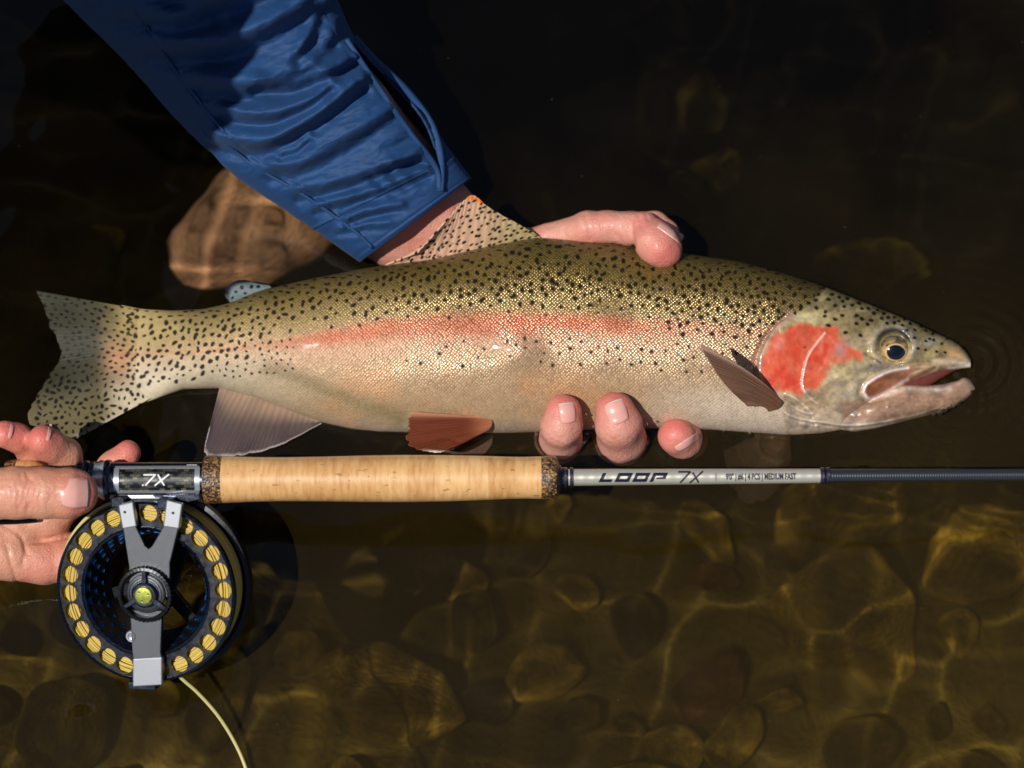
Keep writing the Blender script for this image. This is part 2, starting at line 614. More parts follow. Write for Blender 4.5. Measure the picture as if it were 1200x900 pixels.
def fish_maps():
    X, Y = MX, MY
    top, bot, lat = TOP(X), BOT(X), LAT(X)
    n1 = vnoise(X, Y, 45, 1, 4)
    n2 = vnoise(X, Y, 9, 2, 3)
    n3 = vnoise(X + Y * 0.4, Y * 2, 30, 4, 3)
    C = np.zeros(X.shape + (3,))
    def over(mask, c):
        m = np.clip(mask, 0, 1)[..., None]
        C[:] = C * (1 - m) + np.array(c) * m
    back = srgb(122, 101, 48); side = srgb(158, 134, 86); flank = srgb(176, 146, 112); belly = srgb(188, 166, 144)
    C[:] = flank
    over(sstep(480, 508, Y + 14 * (n1 - .5)) * 0.8, belly)
    over(sstep(700, 860, X) * sstep(430, 480, Y) * 0.85, srgb(214, 194, 172))
    over((1 - sstep(-26, 2, Y - lat + 14 * (n1 - .5))), side)
    over((1 - sstep(-62, -14, Y - lat + 16 * (n1 - .5))), back)
    over((1 - sstep(0, 26, Y - top)) * 0.55, srgb(92, 80, 44))
    # brownish cast on lower flank, grey-white peduncle
    over(sstep(0.45, 0.75, n1) * sstep(415, 450, Y) * (X > 330) * (1 - sstep(690, 780, X)) * 0.55, srgb(186, 138, 96))
    over((1 - sstep(250, 400, X)) * sstep(-12, 26, Y - lat) * 0.8, srgb(196, 184, 158))
    over((1 - sstep(180, 330, X)) * (1 - sstep(-10, 20, Y - lat)) * 0.55, srgb(176, 154, 104))
    d = dist_poly(X, Y, [(318, 434), (360, 452), (420, 475), (470, 492)])
    over(np.exp(-(d / 11) ** 2) * 0.55, srgb(120, 108, 74))
    # pink lateral band
    hw = np.interp(X, [300, 345, 420, 520, 640, 720, 800, 860, 900], [3, 7, 11, 14, 14, 12, 9, 7, 6])
    amp = np.interp(X, [120, 240, 320, 350, 440, 700, 800, 850, 890], [0.15, .3, .45, .8, .95, .9, .6, .3, .2])
    dl = (Y - lat) / hw
    over(amp * np.exp(-np.abs(dl * 0.95) ** 3.0) * (0.62 + 0.55 * n3) * (0.8 + .4 * n2), srgb(194, 104, 72))
    over(amp * np.exp(-np.abs((Y - lat - hw - 7) / 14) ** 2) * 0.35, srgb(214, 158, 134))
    d = np.hypot((X - 142) / 14, (Y - 424) / 22)
    over(np.exp(-d ** 2) * 0.5, srgb(205, 130, 80))
    # ---------- head
    hb = sd_poly(X, Y, HB + [(1200, 540), (1200, 300), (985, 300)])
    head = sstep(2.5, -2.5, hb)
    hm = lambda m: m * head
    over(head, srgb(156, 134, 94))
    over(hm(1 - sstep(18, 58, Y - top)) * 0.9, srgb(112, 98, 58))
    over(hm(sstep(425, 470, Y + (X - 900) * 0.0)) * 0.8, srgb(184, 152, 116))
    over(hm(sstep(0.40, 0.7, n2)) * 0.25, srgb(196, 176, 128))
    over(hm(sstep(468, 496, Y)) * 0.9, srgb(190, 168, 146))
    # pale patch at top of operculum
    over(np.exp(-(np.hypot((X - 945) / 22, (Y - 374) / 8)) ** 2) * 0.9, srgb(206, 190, 138))
    red = [(919, 384), (930, 379), (950, 381), (966, 384), (979, 386), (984, 398), (1000, 408), (1012, 414), (1010, 423), (995, 424), (978, 428), (968, 440), (963, 453), (950, 458), (940, 465), (926, 460), (905, 462), (890, 450), (886, 436), (890, 416), (900, 400)]
    sd = sd_poly(X, Y, red) + 12 * (n2 - 0.5) + 10 * (n1 - .5)
    over(sstep(3, -5, sd) * .97, srgb(208, 84, 54))
    over(sstep(-1, -8, sd) * sstep(0.4, 0.8, n2) * .7, srgb(214, 110, 80))
    over(sstep(-1, -8, sd) * sstep(0.5, 0.8, vnoise(X, Y, 14, 77, 2)), srgb(202, 66, 42))
    over(np.exp(-(np.hypot((X - 985) / 7, (Y - 410) / 10)) ** 2) * 0.8, srgb(176, 136, 132))
    over(np.exp(-(np.hypot((X - 912) / 7, (Y - 404) / 6)) ** 2) * 0.5, srgb(224, 150, 140))
    # lilac operculum rim and pale preopercle line
    do = dist_poly(X, Y, [(930, 368), (912, 379), (898, 398), (889, 418), (888, 436), (894, 449), (910, 463)])
    over(np.exp(-(do / 3.2) ** 2) * 0.75, srgb(196, 150, 142))
    dp = dist_poly(X, Y, spline([(967, 390), (957, 402), (947, 417), (942.5, 432), (940, 447), (941.5, 457), (950, 467), (958, 473)], 40))
    over(np.exp(-(dp / 1.1) ** 2) * 0.9, srgb(226, 196, 184))
    for ln in ([(908, 462), (923, 473), (938, 482), (952, 486)], [(921, 462), (933, 468), (944, 477), (952, 485)], [(905, 470), (925, 487), (955, 495)], [(955, 494), (1000, 499), (1060, 490), (1100, 479)]):
        dg = dist_poly(X, Y, spline(ln, 24))
        over(np.exp(-(dg / 1.3) ** 2) * 0.75, srgb(226, 206, 190))
    # cheek below / behind eye
    over(np.exp(-(np.hypot((X - 1000) / 26, (Y - 440) / 18)) ** 2) * hm(0.6), srgb(178, 162, 118))
    over(np.exp(-(np.hypot((X - 1030) / 24, (Y - 431) / 7)) ** 2) * hm(0.85), srgb(122, 116, 106))
    nored = 1 - sstep(6, -5, sd)
    over(nored * hm(sstep(.52, .7, vnoise(X, Y, 16, 55, 3))) * .5 * sstep(388, 400, Y), srgb(118, 108, 100))
    over(nored * hm(sstep(.55, .72, vnoise(X + 90, Y, 11, 57, 3))) * .5 * sstep(395, 420, Y), srgb(206, 184, 148))
    over(np.exp(-(np.hypot((X - 992) / 12, (Y - 463) / 8)) ** 2) * hm(0.7), srgb(142, 132, 124))
    # lower jaw
    jaw = [(985, 470), (1012, 472), (1040, 466), (1062, 456), (1100, 456), (1145, 440), (1145, 470), (1100, 482), (1040, 492), (990, 492)]
    over(sstep(6, -4, sd_poly(X, Y, jaw)) * 0.85, srgb(150, 114, 92))
    over(np.exp(-(dist_poly(X, Y, [(1040, 462), (1062, 454), (1090, 456), (1112, 455)]) / 3.5) ** 2) * 0.8, srgb(226, 208, 190))
    over(np.exp(-(dist_poly(X, Y, [(1085, 452), (1105, 452), (1123, 449)]) / 3.0) ** 2) * 0.7, srgb(196, 158, 152))
    over(np.exp(-(np.hypot((X - 1136) / 8, (Y - 452) / 10)) ** 2) * 0.7, srgb(158, 132, 112))
    # snout
    over(np.exp(-(np.hypot((X - 1120) / 16, (Y - 414) / 11)) ** 2) * 0.7, srgb(196, 152, 104))
    over(np.exp(-(dist_poly(X, Y, [(1095, 425), (1115, 424), (1134, 426)]) / 4) ** 2) * 0.8, srgb(214, 190, 160))
    over(np.exp(-(dist_poly(X, Y, [(1112, 432), (1125, 431), (1137, 428)]) / 2.2) ** 2) * 0.9, srgb(235, 220, 205))
    over(np.exp(-(np.hypot((X - 1090) / 9, (Y - 401) / 6)) ** 2) * 0.6, srgb(150, 146, 138))
    # maxilla
    mx = [(1010, 460), (1014, 450), (1026, 441), (1042, 434), (1062, 430), (1082, 428), (1094, 430), (1082, 437), (1064, 447), (1046, 457), (1032, 465), (1018, 469)]
    sdm = sd_poly(X, Y, spline(mx + [mx[0]], 60)[:-1])
    over(sstep(1.5, -1.5, sdm), srgb(150, 96, 66))
    over(sstep(-1, -7, sdm) * np.clip((1048 - X) / 30, 0, 1), srgb(134, 72, 44))
    over(sstep(1060, 1080, X) * sstep(1, -1, sdm) * .8, srgb(178, 150, 118))
    over(np.exp(-((sdm + 1.5) / 2.0) ** 2) * (X < 1066) * 0.9, srgb(226, 206, 198))
    # eye surround
    re = np.hypot(X - 1047, (Y - 406))
    over(np.exp(-((re - 26) / 4) ** 2) * 0.35 * sstep(420, 405, Y), srgb(186, 172, 156))
    ang = np.arctan2(406 - Y, X - 1047)
    over(np.exp(-((re - 19.5) / 3.2) ** 2) * sstep(0.05, 0.5, np.sin(ang)) * 0.95, srgb(44, 48, 54))
    over(np.exp(-(dist_poly(X, Y, [(1014, 414), (1022, 420), (1032, 425)]) / 1.6) ** 2) * 0.7, srgb(70, 58, 40))

    n5 = vnoise(X, Y, 3.2, 91, 2)
    n6 = vnoise(X * 0.6 + Y * .3, Y, 6.5, 93, 3)
    redm = sstep(3, -5, sd)
    C *= (1 + (1 - .6 * redm) * (0.20 + 0.25 * head) * (n5 - .5) + (1 - .65 * redm) * (0.24 + 0.75 * head) * (n6 - .5) + 0.22 * (n1 - .5))[..., None]
    np.clip(C, 0, 1, out=C)
    # ---------- spots
    SP = np.zeros(X.shape)
    r = np.random.default_rng(21)
    def spot(px, py, a, b, th, dark=1.0):
        rad = max(a, b) * 2.2
        i0, i1 = int(max(0, (px - rad - RX0) * RS)), int(min(X.shape[0], (px + rad - RX0) * RS + 1))
        j0, j1 = int(max(0, (py - rad - RY0) * RS)), int(min(X.shape[1], (py + rad - RY0) * RS + 1))
        if i1 <= i0 or j1 <= j0: return
        x, y = X[i0:i1, j0:j1] - px, Y[i0:i1, j0:j1] - py
        xr = (x * math.cos(th) + y * math.sin(th)) / a
        yr = (-x * math.sin(th) + y * math.cos(th)) / b
        aa = np.arctan2(yr, xr)
        e = np.hypot(xr, yr) * (1 + 0.06 * np.sin(3 * aa + px) + 0.10 * np.sin(2 * aa + py))
        SP[i0:i1, j0:j1] = np.maximum(SP[i0:i1, j0:j1], dark * sstep(1.22, 0.74, e))
    pts = []
    def try_spot(px, py, md):
        for a, b in pts:
            if (a - px) ** 2 + ((b - py) * 1.1) ** 2 < md * md: return False
        pts.append((px, py)); return True
    for _ in range(11000):
        px = r.uniform(150, 968)
        t, l, b = float(TOP(px)), float(LAT(px)), float(BOT(px))
        py = r.uniform(t + 1, b)
        hbx = np.interp(py, [300, 334, 350, 363, 378, 398], [985, 972, 955, 939, 912, 897])
        if px > hbx - 4: continue
        low = l - 20 if px > 345 else l + np.interp(px, [150, 250, 345], [46, 30, -14])
        if px > 780: low = l + 8
        if py < low:
            edge = (py - t) / max(1, (l - t))
            md = 7.7 if px > 330 else 7.4
            if py > low - 14: md += 4
            if px > 330 and r.random() < 0.25 * edge: continue
            if not try_spot(px, py, md): continue
            sz = r.uniform(1.9, 3.2) * (1.0 if px > 300 else 0.95)
            fore = np.clip((py - t) / 14, 0.45, 1)
            th = -0.9 + r.normal(0, 0.35) if px < 520 else r.uniform(0, 3)
            el = r.uniform(1.1, 1.75) if px < 480 else r.uniform(1.0, 1.3)
            if fore < 0.9: th, el = 0.0 + TOP(px + 5) * 0, 1 / fore ** .5
            spot(px, py, sz * el ** .5 * 1.02, sz / el ** .5 * (fore if fore < .9 else 1), th)
            if r.random() < 0.10: spot(px + 3.4 * math.cos(th), py + 3.4 * math.sin(th), sz * .85, sz * .8, th)
    for _ in range(900):     # sparse small spots below the band
        px = r.uniform(470, 905); l = float(LAT(px)); py = l + r.uniform(16, 52)
        pr = np.interp(px, [470, 560, 640, 860, 905], [.03, .10, .34, .4, .3]) * np.interp(py - l, [16, 30, 52], [.8, 1, .15])
        if px > 868 and py > 415 or r.random() > pr: continue
        if try_spot(px, py, 11): spot(px, py, r.uniform(1.7, 2.7), r.uniform(1.5, 2.3), r.uniform(0, 3))
    for _ in range(400):     # fine speckle on the peduncle
        px = r.uniform(170, 345); l = float(LAT(px)); py = l + r.uniform(-5, 34)
        if py < BOT(px) - 16 and try_spot(px, py, 7): spot(px, py, r.uniform(1.2, 2.0), r.uniform(1.1, 1.7), r.uniform(0, 3))
    for _ in range(130):     # a few on the band
        px = r.uniform(340, 880); l = float(LAT(px)); py = l + r.uniform(-22, -10)
        if r.random() < .5 and try_spot(px, py, 13): spot(px, py, r.uniform(1.7, 3), r.uniform(1.7, 2.6), r.uniform(0, 3))
    h1 = [(595, 30), (690, 30), (740, 50), (575, 70), (665, 65), (765, 78), (525, 90), (712, 108), (775, 115), (833, 105), (798, 60), (880, 92), (900, 130), (945, 128), (470, 122), (580, 125), (645, 152), (640, 183), (762, 178), (862, 178), (900, 202), (965, 212), (985, 162), (1040, 198), (1085, 192), (712, 205), (862, 235), (940, 240), (665, 248), (785, 298), (890, 318), (430, 160), (1055, 165), (1130, 230)]
    for a, b in h1: spot(860 + a / 6, 340 + b / 6, r.uniform(2.4, 3.1), r.uniform(1.9, 2.4), 0.15)
    h2 = [(318, 78), (268, 43), (365, 72), (408, 108), (357, 113), (440, 98), (467, 127), (407, 70), (335, 45), (498, 162), (553, 160), (630, 165), (172, 198), (630, 238), (658, 222), (685, 230), (742, 256), (628, 300), (706, 312), (765, 318), (778, 222), (893, 285), (550, 215), (575, 290), (680, 185), (480, 85), (520, 115), (600, 135), (230, 10), (180, 10), (290, 20)]
    for a, b in h2: spot(980 + a / 6, 360 + b / 6, r.uniform(1.9, 2.6), r.uniform(1.5, 2.0), 0.3)
    spot(943, 407, 2.2, 2, 0, .6)
    over(SP * 0.96, srgb(24, 19, 14))

    # ---------- relief (px towards the viewer)
    H = np.zeros(X.shape)
    fade = sstep(368, 380, Y) * sstep(476, 462, Y)
    rear = np.interp(Y, [368, 379, 398, 418, 436, 449, 463, 476], [928, 912, 898, 889, 888, 894, 908, 926])
    H += 6.5 * sstep(-1.6, 1.6, X - rear) * sstep(70, 20, X - rear) * fade
    H -= 3.5 * np.exp(-((X - rear + 3) / 2.6) ** 2) * fade
    H += 0.9 * np.exp(-(dp / 1.6) ** 2) + 2.2 * np.exp(-(np.maximum(X - np.interp(Y, [390, 402, 417, 432, 447, 457, 467], [967, 957, 947, 942.5, 940, 941.5, 950]), 0) / 14) ** 2) * sstep(-2, 1, X - np.interp(Y, [390, 402, 417, 432, 447, 457, 467], [967, 957, 947, 942.5, 940, 941.5, 950])) * sstep(388, 398, Y) * sstep(472, 460, Y)
    for ln in ([(908, 462), (923, 473), (938, 482), (952, 486)], [(921, 462), (933, 468), (944, 477), (952, 485)], [(905, 470), (925, 487), (955, 495)], [(955, 494), (1000, 499), (1060, 490), (1100, 479)]):
        dg = dist_poly(X, Y + 0, spline(ln, 24))
        dg2 = dist_poly(X, Y - 2.6, spline(ln, 24))
        H += 1.4 * np.exp(-(dg / 1.5) ** 2) - 1.8 * np.exp(-(dg2 / 1.8) ** 2)
    H += 3.0 * sstep(2, -3, sdm) - 2.4 * sstep(-2.5, -7, sdm) - 2.2 * np.exp(-((sdm - 3) / 2.2) ** 2)
    H += 2.6 * np.exp(-((re - 25) / 4) ** 2) - 8 * sstep(22, 14, re)
    H -= 1.6 * np.exp(-(dist_poly(X, Y, [(1014, 414), (1022, 420), (1032, 425), (1055, 427)]) / 2.5) ** 2)
    H -= 2.0 * np.exp(-(np.hypot((X - 1091) / 4, (Y - 398) / 2.5)) ** 2)
    H += 4.0 * hm(n1 - .5) + 2.2 * hm(n2 - .5) + 0.9 * hm(n3 - .5)
    H += 2.2 * (vnoise(X, Y, 120, 9, 2) - .5) + 0.7 * (1 - head) * (vnoise(X, Y, 22, 19, 2) - .5)
    H -= 2.0 * np.exp(-(dist_poly(X, Y, [(318, 434), (360, 452), (420, 475), (470, 492)]) / 9) ** 2)
    H += 6.5 * np.exp(-np.hypot((X - 608) / 26, (Y - 412) / 22) ** 2)
    # thumb dents the back slightly
    H -= 4 * np.exp(-np.hypot((X - 768) / 26, (Y - 308) / 14) ** 2)
    # scale strength
    SCL = (1 - head) * np.interp(X, [170, 215, 350, 600, 960], [.0, .3, .6, .85, 1.0]) * np.interp(Y - LAT(X), [-100, -20, 10, 50, 110], [1, 1, .8, .55, .35])
    SCL *= 0.65 + 0.6 * n1
    return C, H, SCL, SP, head


CM, HM, SM, SPM, HDM = fish_maps()


def loft(xs, top, bot, thk, wc, nf=250, nb=90, hs=1.0):
    phi = np.concatenate([np.linspace(-math.pi / 2, math.pi / 2, nf), np.linspace(math.pi / 2, 1.5 * math.pi, nb + 2)[1:-1]])
    # denser rows near the middle of the face
    X = np.repeat(xs[:, None], len(phi), 1)
    sn, cs = np.sin(phi)[None], np.cos(phi)[None]
    e = 2 / 2.2
    mid, half = (top + bot)[:, None] / 2, (bot - top)[:, None] / 2
    Y = mid + half * np.sign(sn) * np.abs(sn) ** e
    Wd = wc[:, None] + thk[:, None] * np.sign(cs) * np.abs(cs) ** e
    Wd = Wd + np.interp(X, [142, 170, 250], [.20, .15, 0]) * (Y - mid)
    H = samp(HM, X, Y) * np.sign(cs) * np.clip(np.abs(cs) * 2.2, 0, 1) * np.clip(thk / 26, 0.15, 1)[:, None] * hs
    Wd = Wd + H
    return X, Y, Wd


def fish_material():
    m, nt, b = new_mat('trout_skin')
    pig = N(nt, 'ShaderNodeAttribute', attribute_name='pig')
    scl = N(nt, 'ShaderNodeAttribute', attribute_name='scale').outputs['Fac']
    spt = N(nt, 'ShaderNodeAttribute', attribute_name='spot').outputs['Fac']
    uv = N(nt, 'ShaderNodeUVMap', uv_map='map')
    mp = N(nt, 'ShaderNodeMapping')
    mp.inputs['Rotation'].default_value = (0, 0, R(45))
    k = 100 / (4.3 * 0.7071)
    mp.inputs['Scale'].default_value = (k, k, k)
    nt.links.new(uv.outputs[0], mp.inputs[0])
    vo = N(nt, 'ShaderNodeTexVoronoi', voronoi_dimensions='2D', feature='F1')
    vo.inputs['Scale'].default_value = 1.0
    vo.inputs['Randomness'].default_value = 0.42
    nt.links.new(mp.outputs[0], vo.inputs['Vector'])
    d = vo.outputs['Distance']
    cell = N(nt, 'ShaderNodeSeparateColor')
    nt.links.new(vo.outputs['Color'], cell.inputs[0])
    hgt = math_n(nt, 'SUBTRACT', 1.0, math_n(nt, 'MULTIPLY', d, 1.35), True)
    tint = ramp(nt, d, [(0.12, (1.16, 1.15, 1.12)), (0.42, (0.92, 0.9, 0.86)), (0.68, (0.36, 0.32, 0.26))])
    c = mixc(nt, scl, pig.outputs['Color'], mixc(nt, 1.0, pig.outputs['Color'], tint, 'MULTIPLY'))
    rv = math_n(nt, 'MULTIPLY_ADD', cell.outputs[0], 0.34)
    nt.nodes[-1].inputs[2].default_value = 0.82
    comb = N(nt, 'ShaderNodeCombineColor')
    for i in range(3): nt.links.new(rv, comb.inputs[i])
    c2 = mixc(nt, scl, c, mixc(nt, 1.0, c, comb.outputs[0], 'MULTIPLY'))
    nt.links.new(c2, b.inputs['Base Color'])
    # pearly scales: partly metallic where not pigmented black
    met = math_n(nt, 'MULTIPLY', math_n(nt, 'MULTIPLY', scl, 0.5), math_n(nt, 'SUBTRACT', 1.0, spt))
    nt.links.new(met, b.inputs['Metallic'])
    ro = math_n(nt, 'MULTIPLY_ADD', cell.outputs[1], 0.22)
    nt.nodes[-1].inputs[2].default_value = 0.21
    mat_ = N(nt, 'ShaderNodeAttribute', attribute_name='matte').outputs['Fac']
    nt.links.new(math_n(nt, 'ADD', ro, math_n(nt, 'MULTIPLY', mat_, .34)), b.inputs['Roughness'])
    b.inputs['Subsurface Weight'].default_value = 0.08
    b.inputs['Subsurface Radius'].default_value = (0.004, 0.002, 0.001)
    b.inputs['Subsurface Scale'].default_value = 0.6
    b.inputs['Coat Weight'].default_value = 0.25       # wet film
    b.inputs['Coat Roughness'].default_value = 0.12
    bn = N(nt, 'ShaderNodeBump')
    bn.inputs['Distance'].default_value = 0.00045
    nt.links.new(math_n(nt, 'MULTIPLY', scl, math_n(nt, 'SUBTRACT', 1.0, math_n(nt, 'MULTIPLY', spt, .75))), bn.inputs['Strength'])
    nt.links.new(math_n(nt, 'SUBTRACT', 0.5, math_n(nt, 'MULTIPLY', spt, .38)), b.inputs['Specular IOR Level'])
    wet = N(nt, 'ShaderNodeAttribute', attribute_name='wet').outputs['Fac']
    nt.links.new(math_n(nt, 'MULTIPLY', math_n(nt, 'ADD', math_n(nt, 'SUBTRACT', 0.12, math_n(nt, 'MULTIPLY', mat_, .12)), math_n(nt, 'MULTIPLY', wet, .55)), math_n(nt, 'SUBTRACT', 1.0, math_n(nt, 'MULTIPLY', spt, .8))), b.inputs['Coat Weight'])
    nt.links.new(hgt, bn.inputs['Height'])
    n2 = noise(nt, 900, 3)
    bump(nt, b, n2.outputs[0], 0.00012, 0.5, bn.outputs[0])
    return m


trout = empty('trout', PW(600, 508, 0), 'spotted rainbow trout with pink side stripe held on its side at the water', 'fish')


def make_body():
    xs = np.concatenate([np.arange(142, 1120, 1.0), np.linspace(1120, 1137.5, 30)])
    parts = []
    X, Y, W = loft(xs, TOP(xs), BOT(xs), THK(xs), WC(xs))
    parts.append((X, Y, W, samp(CM, X, Y), samp(SM, X, Y), samp(SPM, X, Y)))
    xj = np.concatenate([np.arange(952, 1128, 1.0), np.linspace(1128, 1142.6, 26)])
    X, Y, W = loft(xj, JTOP(xj), JBOT(xj), JTHK(xj), 0 * xj, 110, 60)
    parts.append((X, Y, W, samp(CM, X, Y), samp(SM, X, Y) * 0, samp(SPM, X, Y) * 0))
    # mouth lining
    xm = np.arange(1020, 1127, 2.0)
    tm = BOT(xm) - 8
    bm_ = np.interp(xm, [1020, 1075, 1121, 1130], [0, 0, 1, 1]) * (BOT(xm) + 1 - JTOP(xm) - 6) + JTOP(xm) + 6
    bm_ = np.maximum(bm_, BOT(xm) - 2)
    X, Y, W = loft(xm, tm, bm_, np.maximum(THK(xm) * 0.42 - 4, 3), 0 * xm, 40, 20, 0)
    lin = np.zeros(X.shape + (3,)) + np.array(srgb(104, 48, 40))
    lin *= np.interp(X, [1050, 1105, 1125], [1, .85, .5])[..., None]
    parts.append((X, Y, W, lin, X * 0, X * 0))
    Vs, Fs, Cs, Ss, Sp, Us = [], [], [], [], [], []
    off = 0
    for X, Y, W, C, Sx, Sq in parts:
        n, k = X.shape
        q = P2L(X, Y, W)
        Vs.append(q.reshape(-1, 3)); Cs.append(C.reshape(-1, 3)); Ss.append(Sx.ravel()); Sp.append(Sq.ravel())
        seg = np.linalg.norm(np.diff(q, axis=1), axis=2)
        arc = np.concatenate([np.zeros((n, 1)), np.cumsum(seg, 1)], 1)
        arc = arc - arc[:, 125:126] if k > 260 else arc
        Us.append(np.stack([X / 100, arc / 100], -1).reshape(-1, 2))
        F = grid_faces(n, k, True) + off
        Fs.append(F)
        off += n * k
    F = np.vstack(Fs)
    F = [F]
    V = np.vstack(Vs)
    # end caps as fans of degenerate quads are avoided: close with a centre vertex via triangles folded into quads
    caps, extra, o2 = [], [], 0
    for X, *_ in parts:
        n, k = X.shape
        for row in (0, n - 1):
            idx = o2 + row * k + np.arange(k)
            extra.append(V[idx].mean(0)); ci = len(V) + len(extra) - 1
            Cs.append(np.vstack(Cs[:3])[idx].mean(0, keepdims=True)); Ss.append([0.0]); Sp.append([0.0]); Us.append([[0, 0]])
            j = np.arange(0, k, 2)
            caps.append(np.stack([idx[j], idx[(j + 1) % k], idx[(j + 2) % k], np.full(len(j), ci)], -1))
        o2 += n * k
    V = np.vstack([V, np.array(extra)])
    F = np.vstack(F + caps)
    mesh_obj('body', L2W(V), F, fish_material(), trout, attrs={'pig': np.vstack(Cs), 'wet': samp(HDM, *L2P(V)), 'matte': sstep(520, 330, L2P(V)[0]), 'scale': np.concatenate(Ss), 'spot': np.concatenate(Sp)}, uv=np.vstack(Us), recv=True)


make_body()


def fin_material():
    m, nt, b = new_mat('fin_membrane')
    pig = N(nt, 'ShaderNodeAttribute', attribute_name='pig')
    alp = N(nt, 'ShaderNodeAttribute', attribute_name='opaque').outputs['Fac']
    nt.links.new(pig.outputs['Color'], b.inputs['Base Color'])
    nt.links.new(alp, b.inputs['Alpha'])
    b.inputs['Roughness'].default_value = 0.5
    b.inputs['Specular IOR Level'].default_value = 0.12
    b.inputs['Coat Weight'].default_value = 0.03
    b.inputs['Subsurface Weight'].default_value = 0.15
    b.inputs['Subsurface Scale'].default_value = 0.002
    n2 = noise(nt, 700, 3)
    bump(nt, b, n2.outputs[0], 0.00015, 0.6)
    return m


FIN = fin_material()


def fin(name, base, tip, colour, nb=160, na=90, rays=18, ridge=0.9, curl=0.0, spots=None, opaque=0.85, thick=1.4, ragged=2.0, seed=1, bow=None):
    B = spline(base, nb)
    T = spline(tip, nb)
    b = np.linspace(0, 1, nb)[:, None]
    a = np.linspace(0, 1, na)[None, :]
    r = np.random.default_rng(seed)
    ph = b + 0.012 * np.sin(9 * b + seed)
    rag = 1 + ragged / 100 * (np.interp(b[:, 0], np.linspace(0, 1, rays * 2), r.uniform(-1, 1, rays * 2)))[:, None] * a ** 2
    Q = B[:, None, :] * (1 - (a * rag)[..., None]) + T[:, None, :] * (a * rag)[..., None]
    if bow is not None:
        Q = Q + np.array(bow)[None, None, :] * (4 * a * (1 - a))[..., None]
    ry = np.abs(((ph * rays) % 1) - 0.5) * 2
    # rays fork towards the edge
    ry2 = np.abs(((ph * rays * 2) % 1) - 0.5) * 2
    rr = ry * (1 - sstep(.45, .7, a)) + ry2 * sstep(.45, .7, a)
    rn = vnoise(b * 60 + 0 * a, a * 5 + 0 * b, 3.0, 200 + seed, 3)
    rr = np.clip(rr * (.35 + 1.1 * rn) + .25 * (vnoise(b * 240 + 0 * a, a * 12 + 0 * b, 3.0, 300 + seed, 2) - .3), 0, 1)
    Q[..., 2] += ridge * (rr - .5) + curl * (a ** 2) + 3.4 * np.sin(b * 7 + a * 3 + seed) * a + 1.6 * np.sin(b * 17 + seed * 2) * a ** 2
    px, py = Q[..., 0], Q[..., 1]
    C, op = colour(px, py, np.broadcast_to(a, px.shape), np.broadcast_to(b, px.shape), rr)
    op = np.broadcast_to(np.asarray(op, float), px.shape).copy()
    if spots is not None:
        sp = np.zeros(px.shape)
        for sx, sy, sa, sb, th in spots:
            x, y = px - sx, py - sy
            e = np.hypot((x * math.cos(th) + y * math.sin(th)) / sa, (-x * math.sin(th) + y * math.cos(th)) / sb)
            sp = np.maximum(sp, sstep(1.25, 0.7, e))
        C = C * (1 - 0.98 * sp[..., None]) + np.array(srgb(12, 11, 10)) * 0.98 * sp[..., None]
        op = np.maximum(op, sp * .97)
    V = L2W(P2L(px, py, Q[..., 2])).reshape(-1, 3)
    o = mesh_obj(name, V, grid_faces(nb, na), FIN, trout, attrs={'pig': C.reshape(-1, 3), 'opaque': op.ravel()}, recv=True)
    return solidify(o, thick)


def cmix(a, b, t):
    return np.array(a) * (1 - t[..., None]) + np.array(b) * t[..., None]


